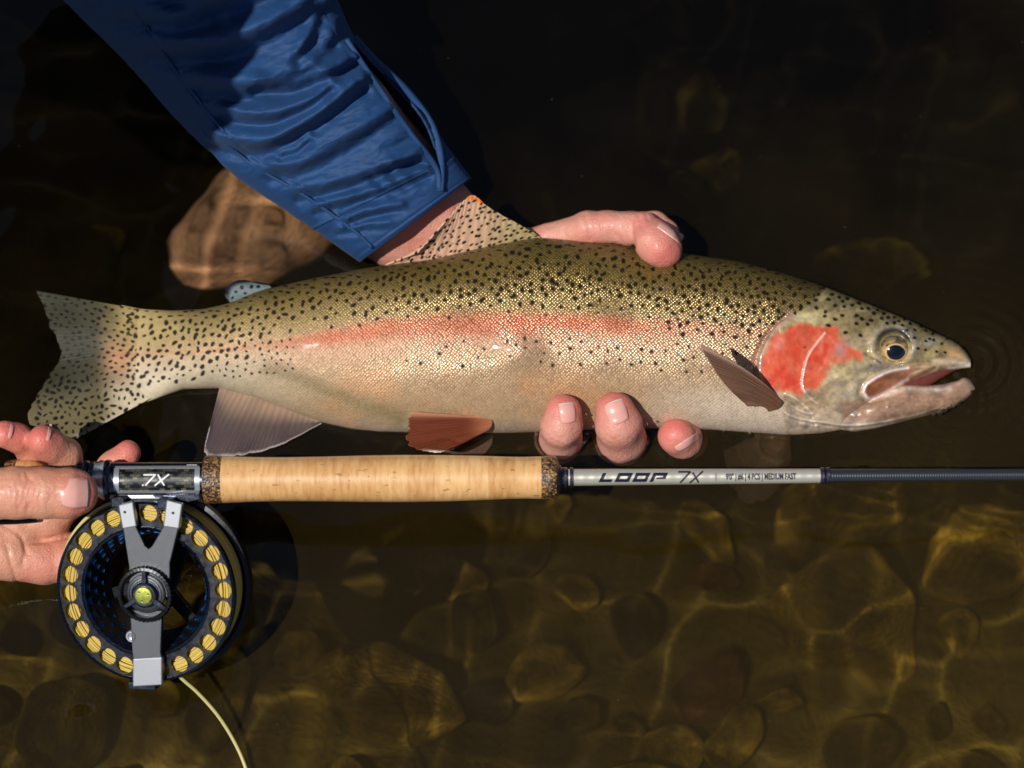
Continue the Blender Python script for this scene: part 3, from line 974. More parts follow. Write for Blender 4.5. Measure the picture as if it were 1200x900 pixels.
def fin_colours():
    # tail
    base = [(204, 370, -13), (196, 395, -10), (194, 430, -6), (204, 452, -2)]
    tip = [(44, 341, -31), (58, 380, -20), (72, 413, -11), (54, 448, -1), (32, 490, 11), (60, 507, 16), (90, 514, 18)]
    r = np.random.default_rng(5)
    sp = []
    for _ in range(5000):
        px, py = r.uniform(40, 190), r.uniform(338, 514)
        if any((px - s[0]) ** 2 + (py - s[1]) ** 2 < 6.2 ** 2 for s in sp): continue
        th = math.atan2(py - 418, px - 250)
        low = py > 440
        sz = r.uniform(1.5, 2.3) if not low else r.uniform(1.5, 2.8)
        el = r.uniform(1.2, 1.9) if not low else r.uniform(1.0, 2.6)
        sp.append((px, py, sz * el ** .5, sz / el ** .5, th + r.normal(0, .25 if not low else .9)))
    def tc(px, py, a, b, rr):
        n = vnoise(px, py, 26, 8, 3)
        C = cmix(srgb(150, 134, 90), srgb(92, 90, 70), sstep(.1, .8, a))
        C = cmix(C, np.array(srgb(186, 168, 120)), sstep(440, 495, py) * .7)
        C = cmix(C, np.array(srgb(205, 140, 84)), np.exp(-(np.hypot((px - 140) / 16, (py - 424) / 24)) ** 2) * .6)
        C = C * (0.84 + .12 * rr[..., None] + .35 * (n[..., None] - .5))
        C = cmix(C, np.array(srgb(222, 214, 196)), np.exp(-(dist_poly(px, py, [(178, 475), (132, 492), (88, 513)]) / 3) ** 2) * .8)
        C = C * .46
        body = samp(CM, np.maximum(px, 143), np.clip(py, 356, 480))
        C = cmix(C, body, sstep(112, 160, px + 26 * (n - .5)))
        return C, 0.97 - .2 * sstep(.6, 1, a)
    fin('tail_fin', base, tip, tc, nb=220, na=170, rays=24, ridge=0.22, spots=sp, ragged=1.2, seed=5, thick=2.0)

    # dorsal
    base = [(452, 310, 2), (500, 305, 2), (560, 293, 2), (634, 279, 2)]
    tip = [(490, 296, 26), (526, 255, 34), (551, 230, 34), (576, 245, 26), (604, 261, 14), (630, 276, 4)]
    sp = []
    for i in range(12):
        for j in range(22):
            t = j / 21
            px = 462 + 165 * t + r.normal(0, 1.5)
            by = np.interp(px, [452, 500, 560, 634], [310, 305, 293, 279])
            py = by - 4 - 6.4 * i + r.normal(0, 1.2) - (i % 2) * .5
            if r.random() < .14: continue
            sp.append((px + 3 * (i % 2), py, r.uniform(2.0, 3.0), r.uniform(1.1, 1.7), -0.35 - .6 * (1 - t)))
    def dc(px, py, a, b, rr):
        C = cmix(srgb(214, 170, 142), srgb(170, 150, 104), sstep(.35, .95, b))
        C = C * (0.8 + .25 * rr[..., None])
        C = cmix(C, np.array(srgb(236, 120, 30)), np.exp(-(dist_poly(px, py, [(536, 231), (552, 231), (566, 237)]) / 2.6) ** 2) * .95)
        return C, 0.93
    fin('dorsal_fin', base, tip, dc, nb=200, na=110, rays=14, spots=sp, ragged=2, seed=9, thick=2.0)

    # adipose
    def ac(px, py, a, b, rr):
        C = np.zeros(px.shape + (3,)) + np.array(srgb(104, 116, 118))
        e = np.maximum(sstep(.66, .9, a), 0)
        C = cmix(C, np.array(srgb(22, 26, 34)), np.maximum(e, 0) * sstep(.0, .2, b))
        return C, 0.95
    fin('adipose_fin', [(278, 353, -18), (290, 348, -18), (306, 341, -17), (318, 337, -16)],
        [(269, 354, -24), (264, 344, -26), (272, 332, -27), (290, 330, -24), (312, 334, -18)], ac, nb=60, na=50, rays=6, ridge=.2,
        spots=[(277, 342, 2.4, 2, 0), (284, 337, 2.5, 2, .5), (288, 344, 2, 1.8, 0), (295, 337, 2.2, 2, 0), (273, 349, 2, 2, 0), (303, 337, 2.4, 1.6, 0)], seed=3, thick=4, ragged=0)

    # anal
    def nc(px, py, a, b, rr):
        C = cmix(srgb(150, 124, 104), srgb(92, 78, 74), sstep(0.05, .5, a)) * (.7 + .6 * vnoise(px, py, 30, 71, 3))[..., None]
        C = cmix(C, np.array(srgb(92, 78, 82)), sstep(.3, .9, a) * (1 - b) * .7)
        C = C * (.80 + .26 * rr[..., None])
        C = cmix(C, np.array(srgb(216, 204, 200)), sstep(.93, 1.0, a) * .6)
        return C, 0.95 - 0.25 * sstep(.4, 1, a)
    fin('anal_fin', [(258, 452, -2), (290, 462, 0), (335, 478, 4), (378, 494, 8)],
        [(246, 500, 16), (241, 532, 27), (272, 534, 28), (322, 524, 22), (377, 496, 9)], nc, nb=200, na=90, rays=19, ridge=.35, seed=4, ragged=2)

    # pelvic pair
    def pc(px, py, a, b, rr):
        C = cmix(srgb(160, 98, 68), srgb(106, 52, 32), sstep(0, .35, a))
        C = C * (.62 + .6 * rr[..., None])
        C = cmix(C, np.array(srgb(206, 150, 116)), np.exp(-((b - .02) / .05) ** 2) * .6)
        C = cmix(C, np.array(srgb(232, 214, 200)), sstep(.9, 1.0, a) * sstep(.55, .75, b) * .95)
        return C, 1.0
    fin('pelvic_fin', [(572, 489, 40), (577, 494, 40), (574, 502, 38), (566, 507, 34)],
        [(482, 482, 66), (479, 500, 68), (480, 522, 66), (510, 530, 60), (530, 526, 52)], pc, nb=150, na=90, rays=22, ridge=.6, seed=6, ragged=2.4)
    def pc2(px, py, a, b, rr):
        C = cmix(srgb(176, 130, 110), srgb(120, 92, 88), sstep(0, .5, a)) * (.7 + .4 * rr[..., None])
        return C, .95
    fin('pelvic_fin', [(578, 500, -22), (574, 506, -24), (566, 508, -26), (560, 506, -30)],
        [(576, 522, -8), (566, 534, -6), (545, 536, -8), (520, 532, -12)], pc2, nb=90, na=60, rays=12, seed=7)

    # pectoral, standing off the flank
    def kc(px, py, a, b, rr):
        C = cmix(srgb(150, 104, 76), srgb(142, 104, 82), sstep(.1, .6, a)) * (.62 + .55 * rr[..., None])
        C = cmix(C, np.array(srgb(214, 180, 158)), np.exp(-((b - .0) / .06) ** 2) * .7)
        C = cmix(C, np.array(srgb(120, 84, 70)), np.exp(-((b - .45) / .25) ** 2) * .4)
        return C, .98
    w0 = float(fish_w(905, 470))
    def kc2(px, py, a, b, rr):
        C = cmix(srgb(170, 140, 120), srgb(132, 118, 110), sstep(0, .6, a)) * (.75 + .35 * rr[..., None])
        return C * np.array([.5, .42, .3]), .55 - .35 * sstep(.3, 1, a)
    fin('pectoral_fin', [(902, 502, -36), (908, 504, -38), (916, 506, -38), (922, 506, -40)],
        [(848, 530, -14), (852, 566, -6), (878, 590, -2), (908, 578, -6), (926, 540, -14)], kc2, nb=110, na=70, rays=14, ridge=.5, seed=18, ragged=3)
    fin('pectoral_fin', [(914, 466, w0 + 4), (916, 472, w0 + 4), (912, 478, w0 + 1), (900, 482, w0 - 3)],
        [(824, 405, w0 + 118), (822, 408, w0 + 120), (846, 446, w0 + 92), (876, 476, w0 + 22)], kc, nb=150, na=110, rays=15, ridge=1.2, seed=8, ragged=1, bow=(4, -3, 6))


fin_colours()


def make_eye():
    m, nt, b = new_mat('trout_eye')
    pig = N(nt, 'ShaderNodeAttribute', attribute_name='pig')
    nt.links.new(pig.outputs['Color'], b.inputs['Base Color'])
    b.inputs['Roughness'].default_value = 0.12
    b.inputs['Coat Weight'].default_value = 1.0
    b.inputs['Coat Roughness'].default_value = 0.02
    nr, na = 60, 96
    rr = np.linspace(0, 1, nr)[:, None]
    aa = np.linspace(0, 2 * np.pi, na, endpoint=False)[None]
    cx, cy, RR = 1047.0, 409.0, 17.0
    px = cx + RR * rr * np.cos(aa)
    py = cy + RR * 0.93 * rr * np.sin(aa)
    wb = float(fish_w(cx, cy))
    w = wb - 9 + 13 * np.sqrt(np.maximum(0, 1 - (rr * .985) ** 2)) + 0 * aa
    # radial zones around the gaze centre
    dx, dy = px - 1049.5, py - 413
    e = np.hypot(dx / 10.2, dy / 8.6) * (1 - 0.10 * np.clip(dx / 10, 0, 1) * np.exp(-(dy / 5) ** 2))
    n = vnoise(px, py, 4, 31, 3)
    C = cmix(srgb(168, 134, 84), srgb(92, 72, 46), sstep(.35, .65, n))
    C = cmix(C, np.array(srgb(60, 54, 44)), sstep(1.45, 1.9, e) * .55)
    C = cmix(C, np.array(srgb(206, 172, 116)), np.exp(-((e - 1.12) / .11) ** 2))
    C = cmix(C, np.array(srgb(8, 12, 26)), sstep(1.04, .96, e))
    C = cmix(C, np.array(srgb(70, 76, 82)), sstep(397, 392, py) * .9)
    V = L2W(P2L(px, py, w)).reshape(-1, 3)
    mesh_obj('eye', V, grid_faces(nr, na, True), m, trout, attrs={'pig': C.reshape(-1, 3)})


make_eye()

# ------------------------------------------------------------------ implicit surfaces for hands and arm
def sdf_cone(Pg, a, b, ra, rb, flat=None):
    ab = b - a
    l2 = ab @ ab
    t = np.clip(((Pg - a) @ ab) / l2, 0, 1).astype(np.float32)
    q = Pg - a - t[..., None] * ab.astype(np.float32)
    if flat is not None:                       # squash along one axis: (unit axis, factor)
        ax, k = flat
        q = q + (q @ ax)[..., None] * ax.astype(np.float32) * (k - 1)
    return np.sqrt((q * q).sum(-1)) - (ra + (rb - ra) * t)


def smin(a, b, k):
    h = np.clip(0.5 + 0.5 * (b - a) / k, 0, 1)
    return b + (a - b) * h - k * h * (1 - h)


class Blob:
    """chains of tapered capsules in photograph coordinates (px, py, w, radius px)"""
    def __init__(self): self.pr = []

    def chain(self, pts, k=8, flat=None, sub=None):
        p = np.array(pts, float)
        q = P2L(p[:, 0], p[:, 1], p[:, 2])
        r = p[:, 3] * (D - p[:, 2]) / D
        self.pr.append(([(q[i], q[i + 1], r[i], r[i + 1]) for i in range(len(p) - 1)], k, flat))
        return self

    def eval(self, Pg):
        f = None
        for segs, k, flat in self.pr:
            g = None
            for a, b, ra, rb in segs:
                d = sdf_cone(Pg, a, b, ra, rb, flat)
                g = d if g is None else smin(g, d, 5.0)
            f = g if f is None else smin(f, g, k)
        return f

    def bounds(self):
        lo, hi = np.full(3, 1e9), np.full(3, -1e9)
        for segs, _, _ in self.pr:
            for a, b, ra, rb in segs:
                for p, r in ((a, ra), (b, rb)):
                    lo = np.minimum(lo, p - r - 6); hi = np.maximum(hi, p + r + 6)
        return lo, hi

    def top_w(self, px, py, w0, w1):
        """highest surface below w1 at each pixel"""
        px, py = np.atleast_1d(px).astype(float), np.atleast_1d(py).astype(float)
        ws = np.linspace(w1, w0, 160)
        f = np.stack([self.eval(P2L(px, py, np.full_like(px, w)).astype(np.float32)) for w in ws], 0)
        i = np.argmax(f < 0, axis=0)
        i0 = np.maximum(i - 1, 0)
        c = np.arange(len(px))
        fa, fb = f[i0, c], f[i, c]
        t = np.where(fa - fb > 1e-6, fa / (fa - fb + 1e-9), 0)
        return np.where(i > 0, ws[i0] + (ws[i] - ws[i0]) * np.clip(t, 0, 1), w0)

    def mesh(self, h=2.0, clip=None):
        lo, hi = self.bounds()
        if clip is not None:
            lo, hi = np.maximum(lo, clip[0]), np.minimum(hi, clip[1])
        ax = [np.arange(lo[i], hi[i] + h, h, dtype=np.float32) for i in range(3)]
        # evaluate only the 8-cell blocks near the surface
        bn = [-(-len(a) // 8) for a in ax]
        ax = [lo[i] + h * np.arange(bn[i] * 8, dtype=np.float32) for i in range(3)]
        cx = [lo[i] + h * (8 * np.arange(bn[i], dtype=np.float32) + 3.5) for i in range(3)]
        fc = self.eval(np.stack(np.meshgrid(*cx, indexing='ij'), -1).astype(np.float32))
        f = np.repeat(np.repeat(np.repeat(fc, 8, 0), 8, 1), 8, 2).astype(np.float32)
        o8 = np.stack(np.meshgrid(*[np.arange(8)] * 3, indexing='ij'), -1).reshape(-1, 3)
        near = np.argwhere(np.abs(fc) < 8 * h * 0.9 + 10)
        for i in range(0, len(near), 400):
            ids = (near[i:i + 400, None, :] * 8 + o8[None]).reshape(-1, 3)
            f[ids[:, 0], ids[:, 1], ids[:, 2]] = self.eval((lo + h * ids).astype(np.float32))
        return surface_nets(f, lo, h)


def surface_nets(f, lo, h):
    nx, ny, nz = f.shape
    ins = f < 0
    acc = np.zeros((nx - 1, ny - 1, nz - 1, 3), np.float32)
    cnt = np.zeros((nx - 1, ny - 1, nz - 1), np.float32)
    cor = [(i, j, k) for i in (0, 1) for j in (0, 1) for k in (0, 1)]
    sl = lambda c: (slice(c[0], nx - 1 + c[0]), slice(c[1], ny - 1 + c[1]), slice(c[2], nz - 1 + c[2]))
    for a in cor:
        for d in range(3):
            if a[d]: continue
            b = tuple(a[i] + (i == d) for i in range(3))
            fa, fb = f[sl(a)], f[sl(b)]
            cr = (fa < 0) != (fb < 0)
            if not cr.any(): continue
            t = fa[cr] / (fa[cr] - fb[cr])
            p = np.repeat(np.array(a, np.float32)[None], len(t), 0)
            p[:, d] += t
            acc[cr] += p; cnt[cr] += 1
    m = cnt > 0
    idx = np.full(m.shape, -1, np.int64)
    idx[m] = np.arange(m.sum())
    base = np.argwhere(m)
    V = (base + acc[m] / cnt[m][:, None]) * h + lo
    Q = []
    for d in range(3):
        o1, o2 = [(1, 2), (2, 0), (0, 1)][d]
        a = [slice(0, n) for n in f.shape]; b = [slice(0, n) for n in f.shape]
        a[d] = slice(0, f.shape[d] - 1); b[d] = slice(1, f.shape[d])
        cr = ins[tuple(a)] != ins[tuple(b)]
        e = np.argwhere(cr)
        ok = (e[:, o1] > 0) & (e[:, o2] > 0) & (e[:, o1] < f.shape[o1] - 1) & (e[:, o2] < f.shape[o2] - 1)
        e = e[ok]
        sg = ins[tuple(a)][tuple(e.T)]
        def at(x, y):
            q = e.copy(); q[:, o1] += x; q[:, o2] += y
            return idx[q[:, 0], q[:, 1], q[:, 2]]
        quad = np.stack([at(-1, -1), at(0, -1), at(0, 0), at(-1, 0)], -1)
        quad[~sg] = quad[~sg][:, ::-1]
        Q.append(quad)
    F = np.vstack(Q)
    F = F[(F >= 0).all(1)]
    # light smoothing
    I = np.concatenate([F, np.roll(F, -1, 1)]).ravel()
    J = np.concatenate([np.roll(F, -1, 1), F]).ravel()
    c = np.maximum(np.bincount(I, minlength=len(V)), 1)
    for _ in range(3):
        s = np.stack([np.bincount(I, V[J, d], len(V)) for d in range(3)], 1)
        V = V * 0.45 + 0.55 * s / c[:, None]
    return V, F


def vert_normals(V, F):
    n = np.cross(V[F[:, 2]] - V[F[:, 0]], V[F[:, 3]] - V[F[:, 1]])
    vn = np.zeros_like(V)
    for i in range(4):
        for d in range(3): vn[:, d] += np.bincount(F[:, i], n[:, d], len(V))
    return vn / (np.linalg.norm(vn, axis=1)[:, None] + 1e-9)


def skin_material():
    m, nt, b = new_mat('human_skin')
    pig = N(nt, 'ShaderNodeAttribute', attribute_name='pig')
    n1 = noise(nt, 190, 6, rough=0.7)
    n2 = noise(nt, 1100, 4)
    c = mixc(nt, math_n(nt, 'MULTIPLY', n1.outputs[0], 0.8), pig.outputs['Color'], mixc(nt, 1.0, pig.outputs['Color'], (0.86, 0.52, 0.46), 'MULTIPLY'))
    nt.links.new(c, b.inputs['Base Color'])
    b.inputs['Roughness'].default_value = 0.47
    b.inputs['Subsurface Weight'].default_value = 0.18
    b.inputs['Subsurface Radius'].default_value = (0.006, 0.0022, 0.0012)
    b.inputs['Subsurface Scale'].default_value = 0.8
    b.inputs['Coat Weight'].default_value = 0.10
    b.inputs['Coat Roughness'].default_value = 0.22
    vo = N(nt, 'ShaderNodeTexVoronoi', feature='DISTANCE_TO_EDGE')
    vo.inputs['Scale'].default_value = 620
    nt.links.new(N(nt, 'ShaderNodeTexCoord').outputs['Object'], vo.inputs['Vector'])
    h = math_n(nt, 'ADD', math_n(nt, 'MULTIPLY', vo.outputs['Distance'], 0.6), math_n(nt, 'MULTIPLY', n1.outputs[0], 1.6))
    bump(nt, b, h, 0.0005, 0.9)
    return m


SKIN = skin_material()
NAIL = simple_mat('fingernail', srgb(222, 162, 150), 0.22, spec=0.6, coat=0.5, nscale=250, namp=0.08)
NAIL_EDGE = simple_mat('nail_free_edge', srgb(238, 220, 208), 0.3)


def nail(blob, parent, cx, cy, lx, ly, ang, w0, w1, lift=1.1, edge_dir=1, sq=.38):
    """conforming nail plate: lx along the finger, ly across; ang = finger direction in the picture (rad, y up)"""
    n, k = 22, 22
    a = np.linspace(-1, 1, n)[:, None] * np.ones((1, k))
    c = np.ones((n, 1)) * np.linspace(-1, 1, k)[None]
    # square -> rounded square
    sqv = np.where(a * edge_dir > 0, sq * .45, sq)          # squarer at the free edge
    aa = a * np.sqrt(1 - sqv * c * c); cc = c * np.sqrt(1 - sqv * a * a)
    dx, dy = math.cos(ang), -math.sin(ang)
    px = cx + aa * lx / 2 * dx - cc * ly / 2 * dy
    py = cy + aa * lx / 2 * dy + cc * ly / 2 * dx
    w = blob.top_w(px.ravel(), py.ravel(), w0, w1).reshape(px.shape)
    e = np.maximum(np.abs(a), np.abs(c))
    w = w + lift * sstep(1.0, 0.8, e) - 0.5 + 0.6 * (1 - c * c)
    tipz = sstep(0.86, 0.94, a * edge_dir)
    w = w + 0.5 * tipz
    V = L2W(P2L(px, py, w)).reshape(-1, 3)
    F = grid_faces(n, k)
    fm = (tipz.reshape(-1)[F].mean(1) > 0.5).astype(int)
    o = mesh_obj('fingernail', V, F[:, ::-1], [NAIL, NAIL_EDGE], parent, fmat=fm, recv=False)
    return solidify(o, .5, 1.0)


def skin_colour(V, red_spots, base=srgb(212, 160, 142), redc=srgb(212, 116, 108)):
    px, py = L2P(V)
    n = vnoise(px + V[:, 2] * .3, py + 50, 24, 12, 3)
    C = np.zeros((len(V), 3)) + np.array(base)
    C = cmix(C, np.array(srgb(206, 140, 118)), sstep(.4, .75, n) * .55)
    for x, y, r, am in red_spots:
        C = cmix(C, np.array(redc), am * np.exp(-(np.hypot(px - x, py - y) / r) ** 2))
    return C


# ------------------------------------------------------------------ arm and hand under the trout
def make_holding_arm():
    root = empty('person', PW(520, 260, -40), "arm in a rolled blue shirt sleeve, bare hand cradling the trout", 'person')
    B = Blob()
    # forearm from beyond the frame, wrist, palm behind the fish
    B.chain([(110, -190, 150, 78), (250, -20, 84, 72), (400, 135, 30, 60), (485, 232, -48, 54), (532, 272, -66, 47), (590, 330, -98, 44)], 10)
    B.chain([(560, 300, -70, 44), (640, 360, -118, 42), (740, 400, -128, 34)], 18)
    B.chain([(600, 340, -95, 40), (660, 430, -125, 34), (690, 470, -120, 28)], 18)
    B.chain([(452, 268, -46, 40), (505, 302, -74, 36)], 14)
    # thumb over the back
    B.chain([(590, 300, -52, 30), (640, 283, -22, 20), (688, 268, 2, 19), (712, 266, 8, 19), (738, 268, 16, 20)], 14)
    B.chain([(738, 267, 12, 19), (754, 268, 24, 19), (766, 281, 36, 23), (774, 289, 38, 24), (780, 294, 36, 20)], 5)
    B.chain([(742, 262, 2, 15), (768, 263, 2, 14.5), (782, 272, 8, 14)], 6)
    # three fingers curling up round the belly
    B.chain([(655, 440, -122, 26), (652, 500, -84, 25), (655, 519, -30, 25), (657, 513, 30, 24.5), (658, 500, 62, 24), (660, 483, 68, 21.5)], 4)
    B.chain([(715, 430, -124, 27), (722, 500, -88, 27), (728, 520, -30, 27), (729, 514, 30, 28), (725, 497, 64, 27), (721, 482, 69, 23.5)], 4)
    B.chain([(770, 420, -122, 25), (796, 495, -86, 24), (802, 516, -30, 24), (800, 514, 14, 23), (793, 511, 32, 22)], 4)
    V, F = B.mesh(2.1)
    V0 = V
    nrm = vert_normals(V, F)
    px, py = L2P(V)
    front = np.clip(nrm[:, 2], 0, 1)
    dsp = 3.0 * (vnoise(px, py + V[:, 2], 24, 33, 4) - .5)
    dsp += 2.6 * np.exp(-(np.hypot((px - 690) / 14, (py - 262) / 22)) ** 2) * (V[:, 2] > -40) - 2.0 * np.exp(-(np.hypot((px - 716) / 10, (py - 276) / 12)) ** 2) * (V[:, 2] > -40)
    # thumb creases, joint folds
    for ln, am, wd in (([(684, 252), (690, 266), (692, 280)], 1.1, 2.2), ([(741, 256), (740, 270), (744, 290)], 1.8, 2.4), ([(722, 276), (728, 284)], .9, 2), ([(702, 258), (706, 270)], .9, 1.6), ([(748, 252), (750, 262), (756, 272)], 1.3, 1.6), ([(733, 254), (735, 266)], 1.0, 1.6), ([(728, 256), (729, 268)], .8, 1.5), ([(756, 250), (760, 258)], 1.0, 1.5), ([(660, 268), (664, 280)], .8, 1.8)):
        dsp -= am * np.exp(-(dist_poly(px, py, ln) / wd) ** 2) * (V[:, 2] > -30)
    for fx, fy in ((658, 512), (728, 514)):
        for k in range(3):
            dsp -= (.55 - .12 * k) * np.exp(-((py - fy - (4 + k) * k + 0.010 * (px - fx + 5 * k) ** 2 + 2 * np.sin(px * .4 + k)) / 1.3) ** 2) * (np.abs(px - fx) < 26) * (V[:, 2] > 10)
    V = V + nrm * dsp[:, None]
    C = skin_colour(V, [(660, 470, 24, .8), (722, 466, 26, .8), (790, 502, 26, .95), (782, 298, 26, .75), (752, 262, 16, .5), (700, 270, 22, .25)])
    arm = mesh_obj('arm', L2W(V), F, SKIN, root, attrs={'pig': C}, recv=True)
    nail(B, arm, 665, 484, 25, 20, R(97), 20, 110, sq=.3)
    nail(B, arm, 722.5, 483, 28, 26, R(110), 20, 110, sq=.3)
    nail(B, arm, 806, 519, 9, 34, R(-58), -20, 90, lift=1.6, edge_dir=-1)
    nail(B, arm, 786, 271, 11, 34, R(55), -30, 90, lift=1.8, edge_dir=-1, sq=.2)
    return root, B


person_a, ARM = make_holding_arm()


SHIRT = []


def make_sleeve(root):
    ts = np.array([0, .18, .36, .5, .64, .78, .9, 1.0])
    Lp = np.array([(-60, -170), (30, -50), (75, 0), (150, 75), (212, 146), (270, 204), (350, 257), (431, 314)], float)
    Rp = np.array([(300, -190), (368, -60), (394, 0), (418, 52), (465, 102), (502, 140), (528, 178), (556, 213)], float)
    ww = np.array([150, 106, 86, 62, 38, 14, -8, -24], float)
    n, k = 420, 360
    t = np.linspace(0, 1, n)
    def sm(a): return gsm(np.interp(t, ts, a), 12)
    LX, LY, RX_, RY_, WW = sm(Lp[:, 0]), sm(Lp[:, 1]), sm(Rp[:, 0]), sm(Rp[:, 1]), sm(ww)
    nf = 270
    ph = np.concatenate([np.linspace(-np.pi / 2, np.pi / 2, nf), np.linspace(np.pi / 2, 1.5 * np.pi, k - nf + 2)[1:-1]])
    s = (np.sin(ph) * 0.5 + 0.5)[None]
    X = LX[:, None] * (1 - s) + RX_[:, None] * s
    Y = LY[:, None] * (1 - s) + RY_[:, None] * s
    half = np.hypot(RX_ - LX, RY_ - LY) / 2
    depth = half * np.interp(t, [0, .6, .9, 1], [.95, .82, .66, .62])
    W = WW[:, None] + depth[:, None] * np.cos(ph)[None]
    front = np.clip(np.cos(ph), -1, 1)[None] * np.ones((n, 1))
    Hh = np.zeros_like(X)
    # folds traced along the cloth: (polyline, height, width)
    folds = [([(252, 160), (285, 166), (318, 163), (352, 146), (392, 118), (424, 92)], 11, 11),
             ([(238, 92), (280, 98), (320, 88), (362, 72)], 8, 13),
             ([(180, 48), (240, 50), (290, 40), (340, 14), (372, -8)], 9, 15),
             ([(300, 96), (340, 98), (380, 84), (414, 66)], 7, 9),
             ([(262, 128), (310, 134), (356, 120), (388, 96)], 7, 9),
             ([(320, 194), (352, 190), (396, 168), (440, 140), (462, 124)], 7, 11),
             ([(352, 222), (396, 212), (442, 196), (492, 176)], 6, 9),
             ([(372, 240), (414, 230), (452, 218), (500, 198)], 5, 7),
             ([(350, 60), (368, 34), (378, 4)], 8, 9),
             ([(392, 42), (398, 16), (392, -14)], 7, 9),
             ([(200, -20), (270, -10), (330, -30)], 9, 16),
             ([(150, 10), (200, 16), (250, 4)], 7, 14),
             ([(330, 178), (348, 172), (362, 160)], 5, 6),
             ([(408, 256), (436, 246), (470, 240)], 5, 6),
             ([(398, 268), (428, 264), (456, 262)], 4, 5),
             ([(460, 190), (486, 184), (506, 186)], 4, 6)]
    for ln, am, wd in folds:
        d = dist_poly(X, Y, spline(ln, 30))
        d2 = dist_poly(X, Y - wd * 1.25, spline(ln, 30))
        Hh += 2.0 * am * np.exp(-(d / wd) ** 2) - 2.0 * am * np.exp(-(d2 / (wd * .9)) ** 2)
    u = (X * 0.93 - Y * 0.36); v = (X * 0.36 + Y * 0.93)
    Hh += 11 * (vnoise(u * .4, v, 30, 61, 3) - .5) + 4.2 * (np.abs(vnoise(u * .35, v, 13, 63, 3) - .5) * -2 + .5) + 1.6 * (vnoise(u * .6, v, 6, 65, 2) - .5)
    # gathers against the cuff band
    g = np.exp(-((t - .90) / .035) ** 2)[:, None]
    Hh += g * 2.6 * np.sin(s * 46 + 2 * np.sin(s * 11)) * np.exp(-((s - .55) / .28) ** 2)
    # underside seam panel lies flatter
    seam = dist_poly(X, Y, spline([(160, 12), (190, 60), (226, 110), (262, 152), (300, 186), (352, 216), (420, 262), (440, 284)], 60))
    Hh -= 2.2 * np.exp(-(seam / 2.2) ** 2)
    Hh *= sstep(1.0, .93, t)[:, None] * .9 + .1
    nx = (X - X.mean(1, keepdims=True)) / (half[:, None] + 1e-6)
    W = W + Hh * np.clip(front * 1.5 + .15, -.3, 1)
    X = X + 0.35 * Hh * nx * (np.abs(front) < .5)
    # band of the cuff stands proud of the sleeve
    band = sstep(.914, .921, t)[:, None] * (1 - .7 * sstep(.988, 1.0, t)[:, None])
    W = W + band * 5.0 * np.clip(front * 3, -1, 1) - 1.6 * (np.exp(-((t - .932) / .003) ** 2) + np.exp(-((t - .985) / .003) ** 2))[:, None] * np.clip(front * 3, -1, 1)
    V = L2W(P2L(X, Y, W)).reshape(-1, 3)
    F = grid_faces(n, k, True)
    # slit opening
    slit = spline([(409, 52), (432, 84), (458, 122), (484, 158), (504, 182), (513, 196), (511, 176), (498, 142), (472, 108), (440, 76), (416, 50)], 80)
    cx, cy = X.reshape(-1)[F].mean(1), Y.reshape(-1)[F].mean(1)
    fr = np.broadcast_to(front, X.shape).reshape(-1)[F].mean(1) > 0
    keep = ~(in_poly(cx, cy, slit) & fr)
    tt = np.broadcast_to(t[:, None], X.shape).reshape(-1)[F].mean(1)
    m, nt, b = new_mat('blue_shirt_cloth')
    n1 = noise(nt, 60, 4)
    n2 = noise(nt, 1500, 2)
    wv = N(nt, 'ShaderNodeTexWave')
    wv.inputs['Scale'].default_value = 900
    nt.links.new(N(nt, 'ShaderNodeTexCoord').outputs['Object'], wv.inputs['Vector'])
    c = mixc(nt, n1.outputs[0], srgb(2, 28, 66), srgb(4, 44, 92))
    nt.links.new(mixc(nt, math_n(nt, 'MULTIPLY', n2.outputs[0], .34), c, srgb(40, 112, 176)), b.inputs['Base Color'])
    b.inputs['Roughness'].default_value = 0.68
    b.inputs['Sheen Weight'].default_value = 0.05
    b.inputs['Sheen Tint'].default_value = (0.5, 0.7, 1, 1)
    h = math_n(nt, 'ADD', math_n(nt, 'MULTIPLY', n2.outputs[0], .8), math_n(nt, 'MULTIPLY', wv.outputs['Fac'], .3))
    bump(nt, b, h, 0.00022, 0.7)
    SHIRT.append(m)
    Fs = F[keep & (tt < .921)]
    Fc = F[keep & (tt >= .919)]
    sl = mesh_obj('sleeve', V, Fs[:, ::-1], m, root)
    solidify(sl, 2.4, -1)
    cu = mesh_obj('cuff', V, Fc[:, ::-1], m, root)
    solidify(cu, 7, -1)
    # drop stray verts of the split
    for o in (sl, cu):
        bm = bmesh.new(); bm.from_mesh(o.data)
        bmesh.ops.delete(bm, geom=[v for v in bm.verts if not v.link_faces], context='VERTS')
        bm.to_mesh(o.data); bm.free()
        o.data.shade_smooth()
    # placket edges of the slit and stitched seams
    def surf_w(x, y):
        XY = np.stack([X[:, :nf].ravel(), Y[:, :nf].ravel()], 1); Wf = W[:, :nf].ravel()
        return np.array([Wf[np.argmin((XY[:, 0] - a) ** 2 + (XY[:, 1] - b_) ** 2)] for a, b_ in zip(x, y)])
